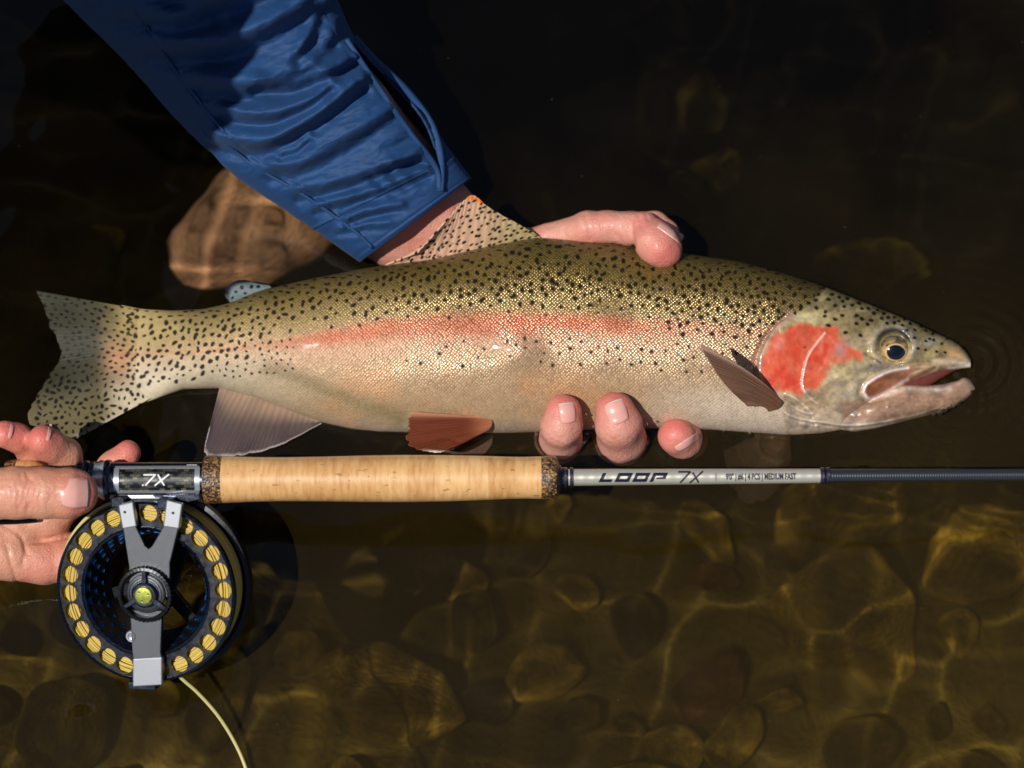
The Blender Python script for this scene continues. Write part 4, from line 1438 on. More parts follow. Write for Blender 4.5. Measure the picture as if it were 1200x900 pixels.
    def strip(name, pts, wid, up, lift=1.5, par=sl):
        p = spline(pts, 70)
        w = gsm(surf_w(p[:, 0], p[:, 1]), 5) + lift
        tg = np.gradient(p, axis=0); tg /= np.linalg.norm(tg, axis=1)[:, None]
        nr = np.stack([-tg[:, 1], tg[:, 0]], 1)
        cc = np.linspace(-1, 1, 9)
        px = p[:, 0:1] + nr[:, 0:1] * cc[None] * wid / 2
        py = p[:, 1:2] + nr[:, 1:2] * cc[None] * wid / 2
        wz = w[:, None] + up * (1 - cc[None] ** 4) - .8
        o = mesh_obj(name, L2W(P2L(px, py, wz)).reshape(-1, 3), grid_faces(len(p), 9), m, par)
        return solidify(o, 2.0, 0)
    strip('placket', [(406, 46), (430, 82), (456, 120), (482, 157), (503, 184), (513, 202), (515, 222)], 5, 3.0)
    strip('placket', [(414, 44), (440, 72), (474, 104), (502, 140), (514, 172), (517, 200), (516, 224)], 8, 4.0)
    strip('seam', [(172, 30), (200, 74), (232, 116), (262, 154)], 2.2, 1.2)
    strip('seam', [(262, 166), (300, 196), (352, 226), (412, 268), (436, 290)], 2.4, 1.2)


make_sleeve(person_a)


def make_shirt(root):
    """upper arm, shoulder and side of the leaning angler, beyond the frame; its shade falls on the sleeve"""
    B = Blob()
    def lp(u, v, w, r):                       # local px -> the chain's photograph coordinates
        k = (D - w) / D
        return (u / k + 600, 450 - v / k, w, r / k)
    B.chain([lp(-480, 620, 150, 130), lp(-540, 650, 210, 130), lp(-630, 560, 560, 130), lp(-735, 440, 880, 150)], 20)
    B.chain([lp(-750, 450, 880, 155), lp(-1000, 640, 860, 260), lp(-1260, 980, 640, 330)], 60)
    V, F = B.mesh(11.0)
    px, py = L2P(V)
    V = V + vert_normals(V, F) * (14 * (vnoise(V[:, 0] + V[:, 2] * .5, V[:, 1], 120, 5, 3) - .5))[:, None]
    mesh_obj('shirt', L2W(V), F, SHIRT[0], root)


make_shirt(person_a)


# ------------------------------------------------------------------ hand on the rod
def make_rod_hand():
    root = empty('person', PW(-60, 610, 150), 'bare hand gripping the butt of the fly rod beside the reel', 'person')
    B = Blob()
    zax = np.array([0, 0, 1.0])
    # wrist and palm beyond the left edge
    B.chain([(-330, 640, 120, 66), (-190, 625, 140, 60), (-100, 612, 150, 58)], 20)
    B.chain([(-110, 612, 150, 52), (-50, 640, 140, 40), (10, 650, 132, 30), (52, 658, 128, 26), (80, 654, 124, 27), (100, 640, 118, 22)], 14)
    B.chain([(-90, 600, 140, 50), (-30, 600, 130, 38), (20, 616, 132, 24)], 14)
    # thumb on top of the rod
    B.chain([(-90, 585, 190, 44), (-30, 580, 222, 33), (20, 577, 228, 30), (52, 578, 228, 29.5), (80, 578, 226, 29.5), (88, 578, 222, 27)], 8, flat=(zax, 1.12))
    # forefinger behind the rod, tip pointing up past the reel seat
    B.chain([(0, 622, 130, 22), (60, 604, 134, 19), (104, 578, 132, 18), (134, 545, 130, 17.5), (150, 531, 132, 15.5)], 6)
    # two fingers curling over the top of the butt
    B.chain([(60, 612, 128, 22), (84, 570, 136, 21), (76, 532, 158, 19.5), (58, 521, 176, 19), (50, 516, 186, 18)], 5)
    B.chain([(0, 610, 128, 22), (44, 560, 132, 20), (36, 524, 156, 18), (20, 513, 176, 16.5), (6, 509, 184, 16.5)], 5)
    B.chain([(-60, 600, 128, 24), (-30, 540, 134, 20), (-34, 512, 160, 16)], 6)
    V, F = B.mesh(2.0)
    nrm = vert_normals(V, F)
    px, py = L2P(V)
    dsp = 2.6 * (vnoise(px, py + V[:, 2], 24, 43, 4) - .5)
    thumb = (V[:, 2] > 200)
    r = np.random.default_rng(4)
    for x0, am, cv in ((14, .8, 3), (20, 1.3, 6), (25, 1.0, -3), (30, 1.6, 4), (36, 1.4, -5), (41, 1.2, -7), (47, .8, -5), (6, .5, 4), (58, .4, -4)):
        yy = (py - 578) / 28
        xl = x0 + cv * (yy ** 2) + 1.8 * np.sin(py * .25 + x0)
        dsp -= am * np.exp(-((px - xl) / 1.5) ** 2) * thumb * sstep(1.0, .55, np.abs(yy))
    # nail fold, palm creases
    dsp -= 0.5 * np.exp(-((np.hypot((px - 87) / 21, (py - 577) / 22) - 1) / .09) ** 2) * thumb
    for ln, am, wd in (([(0, 612), (24, 628), (32, 650)], 2.0, 2.6), ([(32, 636), (60, 632), (100, 622), (120, 604)], 2.6, 3.0), ([(8, 640), (14, 664), (20, 684)], 1.4, 2.4), ([(30, 642), (26, 664)], 1.2, 2.2), ([(112, 548), (122, 560)], 1, 2)):
        dsp -= am * np.exp(-(dist_poly(px, py, spline(ln, 16)) / wd) ** 2) * (V[:, 2] < 190)
    V = V + nrm * dsp[:, None]
    C = skin_colour(V, [(100, 580, 22, .6), (50, 512, 24, .95), (10, 506, 22, .95), (150, 528, 26, .85), (30, 578, 22, .25), (88, 655, 26, .45), (40, 672, 20, .3), (100, 600, 26, .4)], base=srgb(208, 158, 130))
    hand = mesh_obj('hand', L2W(V), F, SKIN, root, attrs={'pig': C})
    nail(B, hand, 87, 577.5, 34, 37, 0.0, 200, 280, lift=.45)
    nail(B, hand, 58, 507, 4.5, 22, R(-12), 150, 230, lift=1.5, edge_dir=-1)
    nail(B, hand, 13, 505, 4.5, 20, R(-12), 150, 230, lift=1.5, edge_dir=-1)
    # thin dark shiny band below the thumb
    V, Ff = tube_l(P2L(np.linspace(-14, 44, 24), 611 - 0.05 * np.linspace(-14, 44, 24) + 1.2 * np.sin(np.linspace(0, 3, 24)), np.linspace(184, 160, 24)), 3.0, 12)
    ring = mesh_obj('dark_band', L2W(V), Ff, simple_mat('dark_shiny_band', (.06, .055, .07), .15, 1.0))
    ring.location = (0, 0, 0)
    tag(ring, 'thin dark shiny band showing just below the thumb on the rod', 'ring')


make_rod_hand()

# ------------------------------------------------------------------ fly rod
ROD_PX = np.array([-20.0, 1700.0])


def rod_c(px):
    """axis of the rod in the local frame"""
    px = np.asarray(px, float)
    py = 562.5 - 0.0062 * (px - 180)
    w = 170 + 0.012 * px
    return P2L(px, py, w)


_a, _b = rod_c(0), rod_c(1200)
E1 = (_b - _a) / np.linalg.norm(_b - _a)
E2 = np.array([0, 1.0, 0]) - E1 * E1[1]; E2 /= np.linalg.norm(E2)
E3 = np.cross(E1, E2)


def kw(px):
    return (D - (170 + 0.012 * np.asarray(px, float))) / D


def rod_lathe(prof, n=64):
    """prof: (px, radius px) -> closed lathe"""
    p = np.array(prof, float)
    c = rod_c(p[:, 0]); r = p[:, 1] * kw(p[:, 0])
    a = np.linspace(0, 2 * np.pi, n, endpoint=False)
    V = c[:, None] + r[:, None, None] * (np.cos(a)[None, :, None] * E3 + np.sin(a)[None, :, None] * E2)
    F = [tuple(f) for f in grid_faces(len(p), n, True)]
    F += [tuple(range(n)), tuple(range((len(p) - 1) * n, len(p) * n))[::-1]]
    return V.reshape(-1, 3), F


def rod_pt(px, ang, r):
    """point on the rod: ang around from the viewer side, r px"""
    px, ang, r = np.broadcast_arrays(np.asarray(px, float), np.asarray(ang, float), np.asarray(r, float))
    return rod_c(px) + (r * kw(px))[..., None] * (np.cos(ang)[..., None] * E3 + np.sin(ang)[..., None] * E2)


def cork_mat():
    m, nt, b = new_mat('cork')
    tc = N(nt, 'ShaderNodeTexCoord').outputs['Object']
    mp = N(nt, 'ShaderNodeMapping'); mp.inputs['Scale'].default_value = (1, 0.22, 0.22)
    nt.links.new(tc, mp.inputs[0])
    n1 = noise(nt, 420, 5, mp.outputs[0], 0.6)
    mp2 = N(nt, 'ShaderNodeMapping'); mp2.inputs['Scale'].default_value = (0.55, 1.6, 1.6)
    nt.links.new(tc, mp2.inputs[0])
    n2 = noise(nt, 330, 3, mp2.outputs[0], 0.55)
    sx = N(nt, 'ShaderNodeSeparateXYZ'); nt.links.new(tc, sx.inputs[0])
    rings = N(nt, 'ShaderNodeTexWhiteNoise', noise_dimensions='1D')
    nt.links.new(math_n(nt, 'FLOOR', math_n(nt, 'MULTIPLY', sx.outputs[0], 1 / 0.0128)), rings.inputs['W'])
    c = ramp(nt, n1.outputs[0], [(0.32, srgb(186, 130, 70)), (0.5, srgb(212, 160, 98)), (0.68, srgb(226, 182, 122))])
    c = mixc(nt, 0.30, c, mixc(nt, rings.outputs[0], srgb(176, 124, 74), srgb(240, 200, 142)))
    pit = ramp(nt, n2.outputs[0], [(0.66, (0, 0, 0)), (0.72, (1, 1, 1))])
    c = mixc(nt, math_n(nt, 'MULTIPLY', pit, 0.62), c, srgb(104, 66, 36))
    nt.links.new(c, b.inputs['Base Color'])
    b.inputs['Roughness'].default_value = 0.42
    b.inputs['Coat Weight'].default_value = 0.9
    b.inputs['Coat Roughness'].default_value = 0.10
    h = math_n(nt, 'SUBTRACT', n1.outputs[0], math_n(nt, 'MULTIPLY', pit, 1.4))
    bump(nt, b, h, 0.00022, 0.7)
    return m


def rubber_cork_mat():
    m, nt, b = new_mat('rubberised_cork')
    vo = N(nt, 'ShaderNodeTexVoronoi'); vo.inputs['Scale'].default_value = 1150
    nt.links.new(N(nt, 'ShaderNodeTexCoord').outputs['Object'], vo.inputs['Vector'])
    sp = N(nt, 'ShaderNodeSeparateColor'); nt.links.new(vo.outputs['Color'], sp.inputs[0])
    c = ramp(nt, sp.outputs[0], [(0.25, srgb(36, 28, 22)), (0.5, srgb(84, 60, 38)), (0.72, srgb(128, 92, 52)), (0.95, srgb(176, 132, 78))])
    nt.links.new(c, b.inputs['Base Color'])
    b.inputs['Roughness'].default_value = 0.4
    b.inputs['Coat Weight'].default_value = 0.4
    bump(nt, b, vo.outputs['Distance'], 0.0004, 0.6)
    return m


def carbon_mat():
    m, nt, b = new_mat('woven_carbon')
    tc = N(nt, 'ShaderNodeTexCoord').outputs['Object']
    mp = N(nt, 'ShaderNodeMapping'); mp.inputs['Rotation'].default_value = (0, 0, 0)
    nt.links.new(tc, mp.inputs[0])
    br = N(nt, 'ShaderNodeTexBrick')
    br.offset = 0.5
    br.inputs['Scale'].default_value = 330
    br.inputs['Color1'].default_value = (*srgb(112, 106, 90), 1)
    br.inputs['Color2'].default_value = (*srgb(18, 20, 24), 1)
    br.inputs['Mortar'].default_value = (*srgb(8, 8, 9), 1)
    br.inputs['Mortar Size'].default_value = 0.03
    br.inputs['Bias'].default_value = 0.25
    br.inputs['Brick Width'].default_value = 0.85
    br.inputs['Row Height'].default_value = 0.42
    nt.links.new(mp.outputs[0], br.inputs['Vector'])
    nt.links.new(br.outputs['Color'], b.inputs['Base Color'])
    b.inputs['Roughness'].default_value = 0.3
    b.inputs['Metallic'].default_value = 0.35
    b.inputs['Coat Weight'].default_value = 1.0
    b.inputs['Coat Roughness'].default_value = 0.04
    return m


CORK, RCORK, CARBON = cork_mat(), rubber_cork_mat(), carbon_mat()
GUN = simple_mat('gunmetal_anodised', (.075, .085, .11), .24, 1.0, nscale=500, namp=.2)
SILVER = simple_mat('brushed_silver', (.34, .35, .37), .36, .8, nscale=4000, namp=.12)
STEEL = simple_mat('bright_steel', (.62, .63, .66), .24, .75)
BLACKM = simple_mat('black_anodised', (.012, .013, .016), .26, .6, nscale=600, namp=.2)
GREYM = simple_mat('satin_grey_metal', (.075, .08, .088), .40, .8, bscale=6000, bdist=.00006)
DGREY = simple_mat('dark_grey_metal', (.05, .053, .06), .27, 1.0, nscale=260, namp=.3)
INK = simple_mat('dark_ink', (.008, .007, .02), .35)
WHITEI = simple_mat('white_ink', (.75, .76, .78), .4)
THREAD = simple_mat('purple_black_thread', (.012, .008, .025), .25, coat=.8, bscale=5000, bdist=.0002)


def blank_mat(name, c, rough, coat, wrapscale, metal):
    m, nt, b = new_mat(name)
    tc = N(nt, 'ShaderNodeTexCoord').outputs['Object']
    wv = N(nt, 'ShaderNodeTexWave'); wv.inputs['Scale'].default_value = wrapscale; wv.inputs['Distortion'].default_value = .4
    nt.links.new(tc, wv.inputs['Vector'])
    mp = N(nt, 'ShaderNodeMapping'); mp.inputs['Scale'].default_value = (.05, 1, 1); nt.links.new(tc, mp.inputs[0])
    n1 = noise(nt, 900, 3, mp.outputs[0])
    nt.links.new(mixc(nt, n1.outputs[0], tuple(x * .8 for x in c), tuple(min(1, x * 1.15) for x in c)), b.inputs['Base Color'])
    b.inputs['Metallic'].default_value = metal
    b.inputs['Roughness'].default_value = rough
    b.inputs['Coat Weight'].default_value = coat
    bump(nt, b, wv.outputs['Fac'], .00009, .6)
    return m


SBLANK = blank_mat('silver_blank', (.58, .55, .46), .36, .3, 60, .5)
DBLANK = blank_mat('slate_blank', (.085, .09, .10), .30, .3, 260, .8)

rod = empty('fly_rod', PW(450, 560, 150), 'fly rod with cork grip, carbon reel seat and printed silver blank', 'fishing rod')


def rp(name, prof, mat, n=64, par=rod):
    V, F = rod_lathe(prof, n)
    o = mesh_obj(name, L2W(V), F, mat, par)
    o.data.shade_smooth()
    m = o.modifiers.new('es', 'EDGE_SPLIT'); m.split_angle = R(40)
    return o


def make_rod():
    g = Curve1([(258, 27.8), (275, 27.2), (300, 26.2), (330, 25.8), (380, 26.4), (430, 27.4), (480, 27.8), (530, 27.2), (580, 25.6), (610, 24.4), (636, 25.2)], 9)
    xs = np.linspace(261.5, 634.5, 120)
    rp('cork_grip', [(x, float(g(x))) for x in xs], CORK, 96)
    rp('grip_ring', [(240, 26.5), (241, 28.2), (245, 28.6), (258, 28.2), (261.6, 27.6)], RCORK)
    rp('grip_ring', [(634.4, 24.9), (638, 25.6), (648, 25.6), (652, 24.4), (655, 18), (656, 13)], RCORK)
    rp('winding_check', [(654, 15), (657, 14.5), (658.5, 12), (664, 11.2), (665, 11.6), (666, 10.2)], GUN)
    for x in (660.5, 667.5):
        rp('thread_wrap', [(x, 10), (x + .6, 11.8), (x + 4.0, 11.8), (x + 4.6, 10)], THREAD)
    xs = np.linspace(664, 963, 60)
    rp('silver_blank', [(x, 10.0 - 1.6 * (x - 664) / 300) for x in xs], SBLANK, 64)
    for x in (960.5, 966.8):
        rp('thread_wrap', [(x, 8), (x + .6, 10.0), (x + 5.0, 10.0), (x + 5.6, 8)], THREAD)
    xs = np.linspace(970, 1650, 90)
    rp('dark_blank', [(x, 8.0 - 2.6 * (x - 970) / 680) for x in xs], DBLANK, 48)
    # butt
    rp('fighting_butt', [(20, 16), (21, 24), (30, 25), (42, 23), (51, 18.5), (52, 12)], CORK)
    rp('butt_cap', [(6, 14), (7.5, 22.5), (11, 24.6), (19, 25), (21.5, 23)], RCORK)
    th = [(50, 12)]
    for i in range(22):
        th += [(52 + i * 2, 17.0), (53 + i * 2, 18.2)]
    rp('threaded_barrel', th, BLACKM)
    # locking rings
    def ring(x0, x1, r, knurl=0, name='locking_ring', mat=GUN):
        V, F = rod_lathe([(x0, r - 4), (x0 + .6, r - .8), (x0 + 1.8, r), (x1 - 1.8, r), (x1 - .6, r - .8), (x1, r - 4)], 72)
        if knurl:
            V = V.reshape(6, 72, 3)
            c = rod_c(np.array([x0, x0 + .6, x0 + 1.8, x1 - 1.8, x1 - .6, x1]))[:, None]
            V = c + (V - c) * (1 - .045 * (np.arange(72) % 3 == 0))[None, :, None]
            V = V.reshape(-1, 3)
        o = mesh_obj(name, L2W(V), F, mat, rod)
        m = o.modifiers.new('es', 'EDGE_SPLIT'); m.split_angle = R(35)
    ring(90, 98, 22, 1); ring(98.5, 105, 23.5, 0); ring(105.4, 112, 22.5, 1)
    rp('sliding_hood', [(108, 16), (110, 20), (118, 21), (122, 23.2), (130, 23.6), (131, 21)], STEEL)
    ring(123.5, 131, 24.2, 0, 'hood_rim', GUN)
    # seat: tube with a flat framed window of woven carbon
    seat = rp('reel_seat', [(129, 19), (130, 21), (138, 21), (232, 21), (240.4, 21.4)], GUN)
    def plate(name, x0, x1, y0, y1, z0, z1, mat, par, bv=1.0):
        """box over the seat: x px along the rod, y up from the axis, z towards the viewer"""
        V = []
        for z in (z0, z1):
            for x, y in ((x0, y0), (x1, y0), (x1, y1), (x0, y1)):
                V.append(rod_c(x) + kw(x) * (E2 * y + E3 * z))
        F = [(0, 3, 2, 1), (4, 5, 6, 7), (0, 1, 5, 4), (1, 2, 6, 5), (2, 3, 7, 6), (3, 0, 4, 7)]
        o = mesh_obj(name, L2W(np.array(V)), F, mat, par, smooth=False)
        if bv: bevel(o, bv)
        return o
    def patch(name, x0, x1, a0, a1, r0, r1, mat, par, nx=40, na=14):
        xs = np.linspace(x0, x1, nx)[:, None]; aa = np.radians(np.linspace(a0, a1, na))[None]
        q = rod_pt(xs + 0 * aa, aa + 0 * xs, r1 + 0 * xs + 0 * aa)
        o = mesh_obj(name, L2W(q).reshape(-1, 3), grid_faces(nx, na)[:, ::-1], mat, par)
        solidify(o, r1 - r0, -1)
        m = o.modifiers.new('es', 'EDGE_SPLIT'); m.split_angle = R(40)
        return o
    patch('carbon_insert', 142, 232, -33, 40, 20, 21.5, CARBON, seat)
    for x0, x1, a0, a1 in ((138, 236, 40, 49), (138, 236, -41, -32.5), (137, 143, -33, 41), (231, 237, -33, 41)):
        patch('window_frame', x0, x1, a0, a1, 20, 22.6, STEEL, seat, 30, 8)
    # lettering
    def text_mesh(txt, size, shear=0.0, sx=1.0):
        cu = bpy.data.curves.new('lettering', 'FONT')
        cu.body = txt; cu.size = size; cu.shear = shear; cu.resolution_u = 3; cu.offset = .028 * size
        to = bpy.data.objects.new('lettering', cu)
        col.objects.link(to)
        dg = bpy.context.evaluated_depsgraph_get()
        me = bpy.data.meshes.new_from_object(to.evaluated_get(dg))
        bpy.data.objects.remove(to)
        bm = bmesh.new(); bm.from_mesh(me); bpy.data.meshes.remove(me)
        for v in bm.verts: v.co.x *= sx
        return bm
    def boxes_mesh(rects, slant):
        bm = bmesh.new()
        for x0, y0, x1, y1 in rects:
            vs_ = [bm.verts.new((x + slant * y, y, 0)) for x, y in ((x0, y0), (x1, y0), (x1, y1), (x0, y1))]
            bm.faces.new(vs_)
        return bm
    def wrap(bm, px0, y0, r, mat, par, lift=.22, flat=None):
        ys = [v.co.y for v in bm.verts]
        if flat is None:
            for y in np.linspace(min(ys), max(ys), 11)[1:-1]:
                bmesh.ops.bisect_plane(bm, geom=bm.verts[:] + bm.edges[:] + bm.faces[:], plane_co=(0, y, 0), plane_no=(0, 1, 0))
        V = []
        for v in bm.verts:
            x, y = px0 + v.co.x, y0 + v.co.y
            if flat is None:
                V.append(rod_pt(x, math.asin(max(-.98, min(.98, y / r(x)))), r(x) + lift))
            else:
                V.append(rod_c(x) + kw(x) * (E2 * y + E3 * flat))
        bm.verts.index_update()
        F = [tuple(v.index for v in f.verts) for f in bm.faces]
        bm.free()
        o = mesh_obj('lettering', L2W(np.array(V)), F, mat, par, smooth=False)
        return o
    rb = lambda x: 10.0 - 1.6 * (x - 664) / 300
    blank = [o for o in rod.children if o.name.startswith('silver_blank')][0]
    Lr = [(0, 0, 4.2, 10.5), (4.2, 0, 15, 3.4)]
    Or = [(0, 6.9, 17, 10.5), (0, 0, 17, 3.6), (0, 3.6, 4.0, 6.9), (13, 3.6, 17, 6.9)]
    Pr = [(0, 7.0, 17, 10.5), (0, 0, 4.2, 7.0), (13, 3.2, 17, 7.0), (6, 3.2, 13, 5.2)]
    x = 701
    for rects, adv in ((Lr, 18.5), (Or, 20.5), (Or, 20.5), (Pr, 20)):
        wrap(boxes_mesh(rects, .5), x, -5.4, rb, INK, blank)
        x += adv
    def stroke(pts, wd):
        p = np.array(pts, float)
        bm = bmesh.new()
        for a, b_ in zip(p[:-1], p[1:]):
            d = (b_ - a) / np.linalg.norm(b_ - a); nn = np.array([-d[1], d[0]]) * wd / 2
            q0, q1 = a - d * wd * .3, b_ + d * wd * .3
            bm.faces.new([bm.verts.new((*v, 0)) for v in (q0 - nn, q1 - nn, q1 + nn, q0 + nn)])
        return bm
    for st in ([(0, 12), (13.5, 12), (2, 0)], [(16.5, 11), (23, 0)], [(28, 12.4), (13, -.5)]):
        wrap(stroke(st, 1.9), 795, -6.2, rb, INK, blank)
    wrap(boxes_mesh([(0, 0, .7, 9)], 0), 838, -4.5, rb, INK, blank)
    wrap(text_mesh('9\'0" | #6 | 4 PCS | MEDIUM FAST', 9.6, 0, .62), 850, -3.3, rb, INK, blank, .32)
    ins = [o for o in seat.children if o.name.startswith('carbon_insert')][0]
    for st in ([(0, 12), (13.5, 12), (2, 0)], [(16.5, 12), (23.5, 0)], [(29, 12.2), (13, -.2)], [(-1.6, .2), (-.6, .2)]):
        wrap(stroke(st, 1.7), 172, -5.2, lambda x: 21.5, WHITEI, ins, .25)
    for k in range(4):
        wrap(stroke([(0, 0), (2.2, 0)], .9), 221 + 3 * k, 17.6, lambda x: 21.2, WHITEI, seat)
    # engraved ticks on the steel hood
    # hook keeper / foot clamp rail under the seat
    plate('foot_rail', 131, 239, -21.5, -16.2, 6, 15.5, SILVER, seat)


make_rod()


# ------------------------------------------------------------------ fly reel
reel_w = 176.0
RK = (D - reel_w) / D
NA = np.array([-0.17, -0.16, 1.0]); NA /= np.linalg.norm(NA)
RA = np.array([1.0, 0, 0]) - NA * NA[0]; RA /= np.linalg.norm(RA)
RB = np.cross(NA, RA)
RC = P2L(178.5, 687.5, reel_w - 20) 


def rl(x, y, z):
    x, y, z = np.broadcast_arrays(np.asarray(x, float), np.asarray(y, float), np.asarray(z, float))
    return RC + RK * (x[..., None] * RA + y[..., None] * RB + z[..., None] * NA)


reel = empty('fly_reel', PW(178, 690, 150), 'black large arbor fly reel with yellow line on its spool', 'fishing reel')


def r_lathe(prof, n=120, closed=True):
    """prof: list of (radius, z), swept about the reel axis"""
    p = np.array(prof, float)
    a = np.linspace(0, 2 * np.pi, n, endpoint=False)
    V = rl(p[:, 0:1] * np.cos(a), p[:, 0:1] * np.sin(a), p[:, 1:2] + 0 * a)
    m = len(p)
    F = [tuple(f) for f in grid_faces(m, n, True)]
    if closed:
        F += [(0 * n + j, (m - 1) * n + j, (m - 1) * n + (j + 1) % n, (j + 1) % n) for j in range(n)]
    return V.reshape(-1, 3), F


def r_obj(name, VF, mat, par=reel, split=35):
    o = mesh_obj(name, L2W(VF[0]), VF[1], mat, par)
    if split:
        m = o.modifiers.new('es', 'EDGE_SPLIT'); m.split_angle = R(split)
    return o


def r_poly(name, pts, z0, z1, mat, par=reel, bv=1.2, tofs=None):
    """extruded outline; pts in reel-plane px"""
    p = np.array(pts, float)
    n = len(p)
    top = rl(p[:, 0], p[:, 1], z1 + (0 if tofs is None else tofs(p)))
    botm = rl(p[:, 0], p[:, 1], z0 + (0 if tofs is None else tofs(p)))
    bm = bmesh.new()
    tv = [bm.verts.new(v) for v in top]; bv_ = [bm.verts.new(v) for v in botm]
    bm.faces.new(tv); bm.faces.new(bv_[::-1])
    for i in range(n):
        j = (i + 1) % n
        bm.faces.new((tv[i], bv_[i], bv_[j], tv[j]))
    bmesh.ops.recalc_face_normals(bm, faces=bm.faces[:])
    bm.verts.index_update()
    V = np.array([v.co[:] for v in bm.verts]); F = [tuple(v.index for v in f.verts) for f in bm.faces]
    bm.free()
    o = mesh_obj(name, L2W(V), F, mat, par, smooth=False)
    if bv: bevel(o, bv)
    return o


def r_disc(name, x, y, prof, mat, par, n=40, split=35):
    p = np.array(prof, float)
    a = np.linspace(0, 2 * np.pi, n, endpoint=False)
    V = rl(x + p[:, 0:1] * np.cos(a), y + p[:, 0:1] * np.sin(a), p[:, 1:2] + 0 * a).reshape(-1, 3)
    F = [tuple(f) for f in grid_faces(len(p), n, True)] + [tuple(range(n))[::-1], tuple(range((len(p) - 1) * n, len(p) * n))]
    return r_obj(name, (V, F), mat, par, split)


def make_reel():
    RO, RI, RH, NH = 107.0, 76.0, 94.0, 26
    # spool face: ring pierced by round holes
    m_, per = 28, 2 * np.pi / NH
    V, F = [], []
    for h in range(NH):
        c = h * per + 0.06
        base = len(V)
        ring_in, ring_out = [], []
        for k in range(m_):
            t = 2 * np.pi * k / m_
            d = np.array([math.cos(t), math.sin(t)])           # radial, tangential
            hx, hy = RH + 10.2 * d[0], 10.6 * d[1]
            sR = ((RO - RH) / d[0]) if d[0] > 1e-6 else (((RI + 1 - RH) / d[0]) if d[0] < -1e-6 else 1e9)
            sT = (per / 2 * RH) / abs(d[1]) if abs(d[1]) > 1e-6 else 1e9
            s = min(sR, sT)
            rr, tt = RH + d[0] * s, d[1] * s / RH
            ring_in.append((hx * math.cos(c + hy / RH), hx * math.sin(c + hy / RH)))
            ring_out.append((rr * math.cos(c + tt), rr * math.sin(c + tt)))
        V += [(x, y, 26.0) for x, y in ring_in] + [(x, y, 26.0) for x, y in ring_out]
        for k in range(m_):
            j = (k + 1) % m_
            F.append((base + k, base + m_ + k, base + m_ + j, base + j))
    V = np.array(V)
    # weld neighbours
    face = r_obj('spool_face', (rl(V[:, 0], V[:, 1], V[:, 2]), F), DGREY, reel, 0)
    face.data.shade_flat()
    solidify(face, 4.5, -1)
    # bright turned edges
    r_obj('spool_rim', r_lathe([(RO - 1.6, 22), (RO - 1.6, 27.4), (RO - .4, 28.4), (RO + 1.2, 27.4), (RO + 1.6, 24), (RO + 1.6, 20)]), GUN)
    r_obj('inner_rim', r_lathe([(RI - 1.2, 21), (RI - 1.4, 27), (RI + .6, 28.2), (RI + 2.2, 27), (RI + 2.2, 22)]), GUN)
    # perforated arbor
    drum = r_obj('arbor', r_lathe([(RI + 1.5, 24), (RI - 1.0, 24), (RI - 17, -24), (RI + 1.5, -24)]), BLACKM)
    BLUE = simple_mat('sky_reflection_blue', (.04, .26, .85), .25, .0)  # blue sky reflection painted into the colour of the arbor holes
    mb = MB()
    for k in range(28):
        for row, (z, rr) in enumerate(((14, 4.8), (2, 3.8), (-10, 2.8))):
            a = 2 * np.pi * (k + .5 * row) / 28
            rad = RI - 1.0 - 16 * (24 - z) / 48
            t = np.linspace(0, 2 * np.pi, 14, endpoint=False)
            rings = []
            for q, dp in ((1.0, .3), (.7, -.9), (.02, -1.5)):
                zz = z + rr * q * np.cos(t); aa = a + rr * q * np.sin(t) / rad
                rings.append(rl((rad + dp * -1 * .5 - .4) * np.cos(aa), (rad + dp * -.5 - .4) * np.sin(aa), zz))
            mb.add(np.vstack(rings), [tuple(f) for f in grid_faces(3, 14, True)])
    mb.build('drain_dimples', BLUE, drum)
    # wound line
    LINE = simple_mat('yellow_line', srgb(196, 170, 62), .45, nscale=90, namp=.12)
    LINE2 = simple_mat('tan_line', srgb(206, 168, 112), .45)
    mb = MB()
    r = np.random.default_rng(2)
    for layer in range(13):
        rad0 = 81.5 + layer * 1.95
        a = np.linspace(0, 2 * np.pi, 121)
        rad = rad0 + .5 * np.sin(3 * a + layer) + .35 * np.sin(7 * a + 2 * layer)
        z = 16.5 + 1.1 * np.sin(2 * a + layer * 1.7) + .5 * (layer % 3)
        Vt, Ft = tube_l(rl(rad * np.cos(a), rad * np.sin(a), z), 1.12 * RK, 8, False)
        # some turns show the tan backing on the right-hand side
        mb.add(Vt, Ft, 0 if layer % 4 else 1)
    Vb, Fb = r_lathe([(80, 15), (103.5, 15), (104, 0), (103, -18), (80, -18)])
    mb.add(Vb, Fb, 1)
    for k in range(8):
        a = np.linspace(0, 2 * np.pi, 121)
        z = -17 + 4.3 * k + .8 * np.sin(2 * a + k)
        Vt, Ft = tube_l(rl((104 + .4 * np.sin(5 * a + k)) * np.cos(a), (104 + .4 * np.sin(5 * a + k)) * np.sin(a), z), 1.6 * RK, 8, False)
        mb.add(Vt, Ft, 0 if k % 3 else 1)
    mb.build('wound_line', [LINE, LINE2], reel)
    # rear flange and cage
    r_obj('rear_flange', r_lathe([(RI, -20), (RO + 1, -20), (RO + 1.5, -24), (RI, -24)]), BLACKM)
    r_obj('cage_ring', r_lathe([(RO + 3, -14), (RO + 8, -15), (RO + 9, -19), (RO + 8, -28), (RO - 10, -30), (RO - 10, -26), (RO + 3, -25)]), BLACKM)
    # cage back spokes
    for ang in (-48, 62, 128, 196):
        a = R(ang)
        d = np.array([math.cos(a), math.sin(a)]); nn = np.array([-d[1], d[0]])
        p = [d * 14 + nn * 9, d * 100 + nn * 5, d * 100 - nn * 5, d * 14 - nn * 9]
        r_poly('back_spoke', p, -32, -24, BLACKM, reel)
